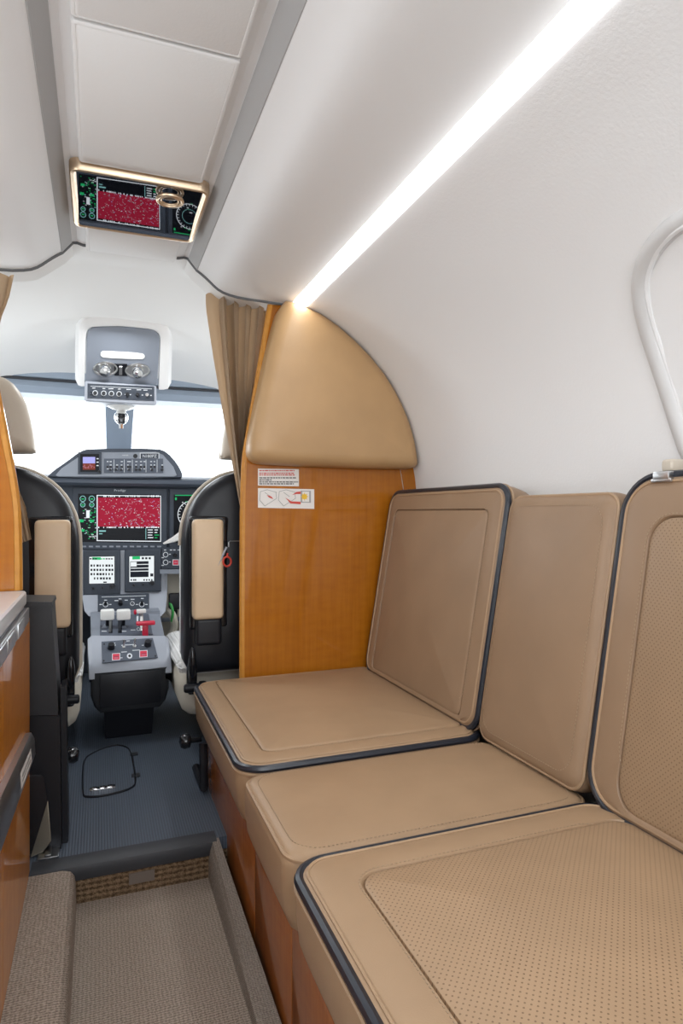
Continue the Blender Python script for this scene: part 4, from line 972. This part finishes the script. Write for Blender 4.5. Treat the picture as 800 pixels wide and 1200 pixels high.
# footwell lining and pedals to the right of the pedestal
fw = thing('footwell_lining', 'cream footwell panel below the instrument panel on the right side', 'lining', (.36, 3.0, ZF))
bm = BM(); box(bm, (.26, 2.93, H - .48), (.85, 2.97, H - .266), .004); obj('upper_panel', bm, 'cream', fw)
bm = BM(); box(bm, (.255, 2.915, H - .485), (.85, 2.96, H - .468), .004); obj('seam_rail', bm, 'grey', fw)
bm = BM(); box(bm, (.26, 3.05, ZF), (.85, 3.10, H - .48), .004); obj('lower_panel', bm, 'cream', fw)
rp_ = thing('rudder_pedal', 'black rudder pedal with hoses beyond the pedestal, beside right seat', 'pedal', tuple(at(203, 752, 2.85)))
bm = BM(); p = at(207, 700, 2.85); box(bm, (p.x - .035, 2.82, p.z - .05), (p.x + .05, 2.86, p.z + .02), .01); obj('pedal_pad', bm, 'black', rp_)
bm = BM(); tube(bm, [at(206, 700, 2.86), at(204, 725, 2.88), at(205, 770, 2.86)], .012, 8); obj('pedal_arm', bm, 'black', rp_)
bm = BM(); tube(bm, smooth_loop([at(198, 715, 2.84), at(203, 722, 2.82), at(205, 735, 2.84), at(198, 748, 2.84), at(200, 770, 2.85)], 2, False), .016, 10); obj('hose', bm, 'cream', rp_)
bm = BM(); tube(bm, smooth_loop([at(199, 706, 2.83), at(203, 716, 2.80), at(201, 728, 2.82)], 2, False), .006, 8); obj('cable', bm, mat('green_cable', (.05, .35, .08), .5), rp_)
# control yoke
yk = thing('control_yoke', 'pale grey arm of a control yoke in front of the right display', 'yoke', tuple(at(225, 640, 2.62)))
bm = BM(); 
def ycol(l): return [at(x, y, Y) for x, y, Y in l]
prof_t = [(191, 636.5, 2.66), (203, 629, 2.64), (214, 620.5, 2.62), (223, 610, 2.61), (228, 600, 2.60)]
prof_b = [(192, 638, 2.66), (205, 635.5, 2.64), (216, 631.5, 2.62), (228, 626, 2.61), (234, 612, 2.60)]
tp, bt = ycol(prof_t), ycol(prof_b)
loft(bm, [[a + V((0, .012, 0)), a.lerp(b, .2) + V((0, -.012, 0)), a.lerp(b, .8) + V((0, -.012, 0)), b + V((0, .012, 0))] for a, b in zip(tp, bt)], True, True, True); obj('horn', bm, 'white', yk)
bm = BM(); tube(bm, [at(240, 632, 2.62), at(262, 632, 2.83)], .022, 12); tube(bm, [at(218, 628, 2.625), at(246, 632, 2.63)], .02, 12); obj('yoke_column', bm, 'grey_dark', yk)

# ================================================================ OVERHEAD CONSOLE
oc = thing('overhead_console', 'grey overhead cockpit console with two silver reading lights and switch strip', 'overhead console', tuple(at(143, 380, 2.45)))
YA, YBB = 2.46, 2.60
pa = plane3(at(102, 384, YA), at(186, 389, YA), at(100, 446, YBB))
# white moulded surround
bm = BM(); so = [(88, 452), (88, 395), (90, 376), (97, 369), (140, 366), (190, 373), (201, 378), (204, 395), (202, 456)]
si_ = [(99, 452), (100, 395), (102, 386), (107, 382), (140, 381), (180, 385), (187, 391), (188, 397), (186, 456)]
o_ = smooth_loop([pa.pt(x, y, -.05) for x, y in so], 2, False); m_ = smooth_loop([pa.pt(x * .35 + a * .65, y * .35 + b * .65, .004) for (x, y), (a, b) in zip(so, si_)], 2, False); i_ = smooth_loop([pa.pt(x, y, .004) for x, y in si_], 2, False); j_ = smooth_loop([pa.pt(x, y, -.03) for x, y in si_], 2, False)
h_ = [a.lerp(b, .5) + pa.n * .020 for a, b in zip(o_, m_)]
loft(bm, [[p - pa.n * .06 for p in o_], o_, h_, m_, i_, j_], closed=False); obj('surround', bm, 'surround', oc)
bm = BM(); slab(bm, pa, [(100.5, 447), (101.5, 396), (103.5, 387), (108, 383), (140, 382), (180, 386), (186, 391), (187, 398), (184, 450)], .008, .003); fcx = obj('console_face', bm, 'grey', oc)
q = Plane(pa.p + pa.n * .008, pa.n)
bm = BM(); slab(bm, q, [(118, 412.5), (121, 411), (166, 413.5), (169.5, 416), (169.5, 419), (166, 421), (121, 419), (117.5, 416.5)], .005, .002, 1); obj('dome_light', bm, 'white', fcx)
bm = BM(); slab(bm, q, rq(134, 426, 149, 440, .03), .002, .0005); obj('vent_slot', bm, 'black', fcx)
bm = BM(); slab(bm, q, rq(139.5, 428, 143, 438, 0), .010, .001); obj('slide_tab', bm, 'metal', fcx)
for x, y in ((123.5, 432), (161, 434)):
    c_ = q.pt(x, y); ax = (q.n + V((-.25 if x < 140 else .05, -.15, -.5))).normalized()
    bm = BM(); sc = (q.pt(x + 1, y) - c_).length
    tube(bm, [q.pt(x + 13.5 * math.cos(a), y + 7.5 * math.sin(a), .001) for a in [2 * PI * k / 28 for k in range(28)]], .004, 8, closed=True)
    bm.faces.new([bm.verts.new(q.pt(x + 13 * math.cos(2 * PI * k / 28), y + 7.2 * math.sin(2 * PI * k / 28), .0012)) for k in range(28)])
    rl_ = obj('reading_light', bm, 'metal', fcx)
    bm = BM(); lathe(bm, c_ - ax * .012, ax, [(0, .02), (.02, .022), (.034, .019), (.04, .016), (.042, 0)], 20); obj('swivel_lamp', bm, 'chrome', rl_)
# lower switch box
yb = 2.575
a, b = at(99, 446, yb), at(183.5, 449, yb); c_ = at(99, 470, yb)
bm = BM(); box(bm, (a.x, yb, c_.z), (b.x, yb + .12, a.z), .008, 3); swb = obj('switch_box', bm, 'grey_light', oc)
p = Plane((0, yb, 0), (0, -1, 0))
bm = BM(); slab(bm, p, rq(102.5, 449.5, 180.5, 466.5, .045), .003, .001); sp2 = obj('switch_strip', bm, 'bezel', swb)
q = Plane((0, yb - .003, 0), (0, -1, 0)); d = Draw(q); d.rect(106, 452.3, 178, 452.8, 'label', .0008, .045)
for x in (108, 120, 127, 138, 148, 160, 168): d.rect(x, 454.2 + (x - 103) * .04, x + R.uniform(3, 6), 455 + (x - 103) * .04, 'label')
for x in (106, 106): d.rect(x, 459, x + 2, 460, 'label'); d.rect(x, 462, x + 2, 463, 'label')
for x in (111.5, 121.5, 130.5, 139.5): d.ring(x, 460.2 + (x - 103) * .04, 3.2, .8, 'label')
for x in (146, 152, 159, 166, 176): d.rect(x, 460 + (x - 103) * .04, x + 1.6, 461 + (x - 103) * .04, 'label')
d.done('markings', sp2)
for x, m_ in ((111.5, 'charcoal'), (121.5, 'charcoal'), (130.5, 'charcoal'), (139.5, 'charcoal'), (149, 'black'), (161, 'black'), (172, 'chrome')):
    bm = BM(); knob(bm, q, x, 460.2 + (x - 103) * .04, 2.4, .010); obj('knob', bm, m_, sp2)
# compass below
cm = thing('compass', 'small silver and dark compass hanging under the overhead console', 'compass', tuple(at(142, 500, 2.66)))
bm = BM(); t0 = at(142, 474, 2.66); lathe(bm, t0 + V((0, 0, -.002)), (0, 0, -1), [(0, .05), (.008, .052), (.014, .04), (.022, .02)], 20); obj('mount', bm, 'white', cm)
bm = BM(); c_ = at(142, 489, 2.66); ball(bm, c_, .026, .026, .03, 16); obj('bowl', bm, 'chrome', cm)
bm = BM(); box(bm, c_ + V((-.014, -.03, -.026)), c_ + V((.014, -.012, .012)), .005); obj('card', bm, 'black_gloss', cm)
bm = BM(); tube(bm, [c_ + V((0, 0, -.025)), c_ + V((0, 0, -.045))], .009, 10); obj('stem', bm, 'chrome', cm)

# ================================================================ LIGHT
w = bpy.data.worlds.new('World'); bpy.context.scene.world = w; w.use_nodes = True
bgn = w.node_tree.nodes['Background']; bgn.inputs['Color'].default_value = (0.95, 0.975, 1.0, 1); bgn.inputs['Strength'].default_value = 2.0
def area(name, loc, target, sx_, sy_, pw, col=(1, 1, 1)):
    l = bpy.data.lights.new(name, 'AREA'); l.shape = 'RECTANGLE'; l.size = sx_; l.size_y = sy_; l.energy = pw; l.color = col
    o = bpy.data.objects.new(name, l); C.objects.link(o); o.location = loc; o.rotation_euler = (V(target) - V(loc)).to_track_quat('-Z', 'Y').to_euler(); return o
area('window_light', (-.66, .9, H + .25), (.5, 1.1, H - .2), .30, .38, 2.5, (.98, .99, 1))
area('aft_top_fill', (XC, -.5, H + .60), (XC + .1, 1.2, H - .6), 1.0, .8, 8.0, (.93, .97, 1))  # added fill lamp out of view, not a ceiling fitting
area('aft_cabin_fill', (XC + .05, -1.15, H + .05), (XC + .1, 1.6, H + .5), 1.0, .8, 13.0, (.93, .97, 1))  # added fill lamp behind the camera, brightens ceiling and bulkhead
area('windshield_daylight', (XC, 3.40, H + .42), (XC, 2.0, H + .25), 1.6, .55, 21.0, (.94, .97, 1))
for q in (-1, 1): area('cockpit_side_fill', (XC + q * .80, 2.5, H + .22), (XC - q * .1, 2.45, H + .18), .42, .30, 4.0, (.93, .97, 1))  # unseen lamps added at the cockpit sides to brighten headliner and windshield frame
area('cockpit_top_fill', (XC - .02, 2.32, H + .655), (XC - .02, 2.32, 0), .12, .10, 2.0, (.95, .98, 1))  # added fill lamp for the dark cockpit, apart from the console's light lens

cam = bpy.data.cameras.new('camera'); co = bpy.data.objects.new('camera', cam); C.objects.link(co)
co.location = EYE; co.rotation_euler = (PI / 2, 0, -TH); cam.sensor_fit = 'VERTICAL'; cam.sensor_height = 36; cam.sensor_width = 24; cam.lens = F / 1200 * 36
cam.clip_start = .02
bpy.context.scene.camera = co
vs = bpy.context.scene.view_settings
vs.view_transform = 'Standard'; vs.look = 'None'; vs.exposure = 0.15; vs.gamma = 1.0
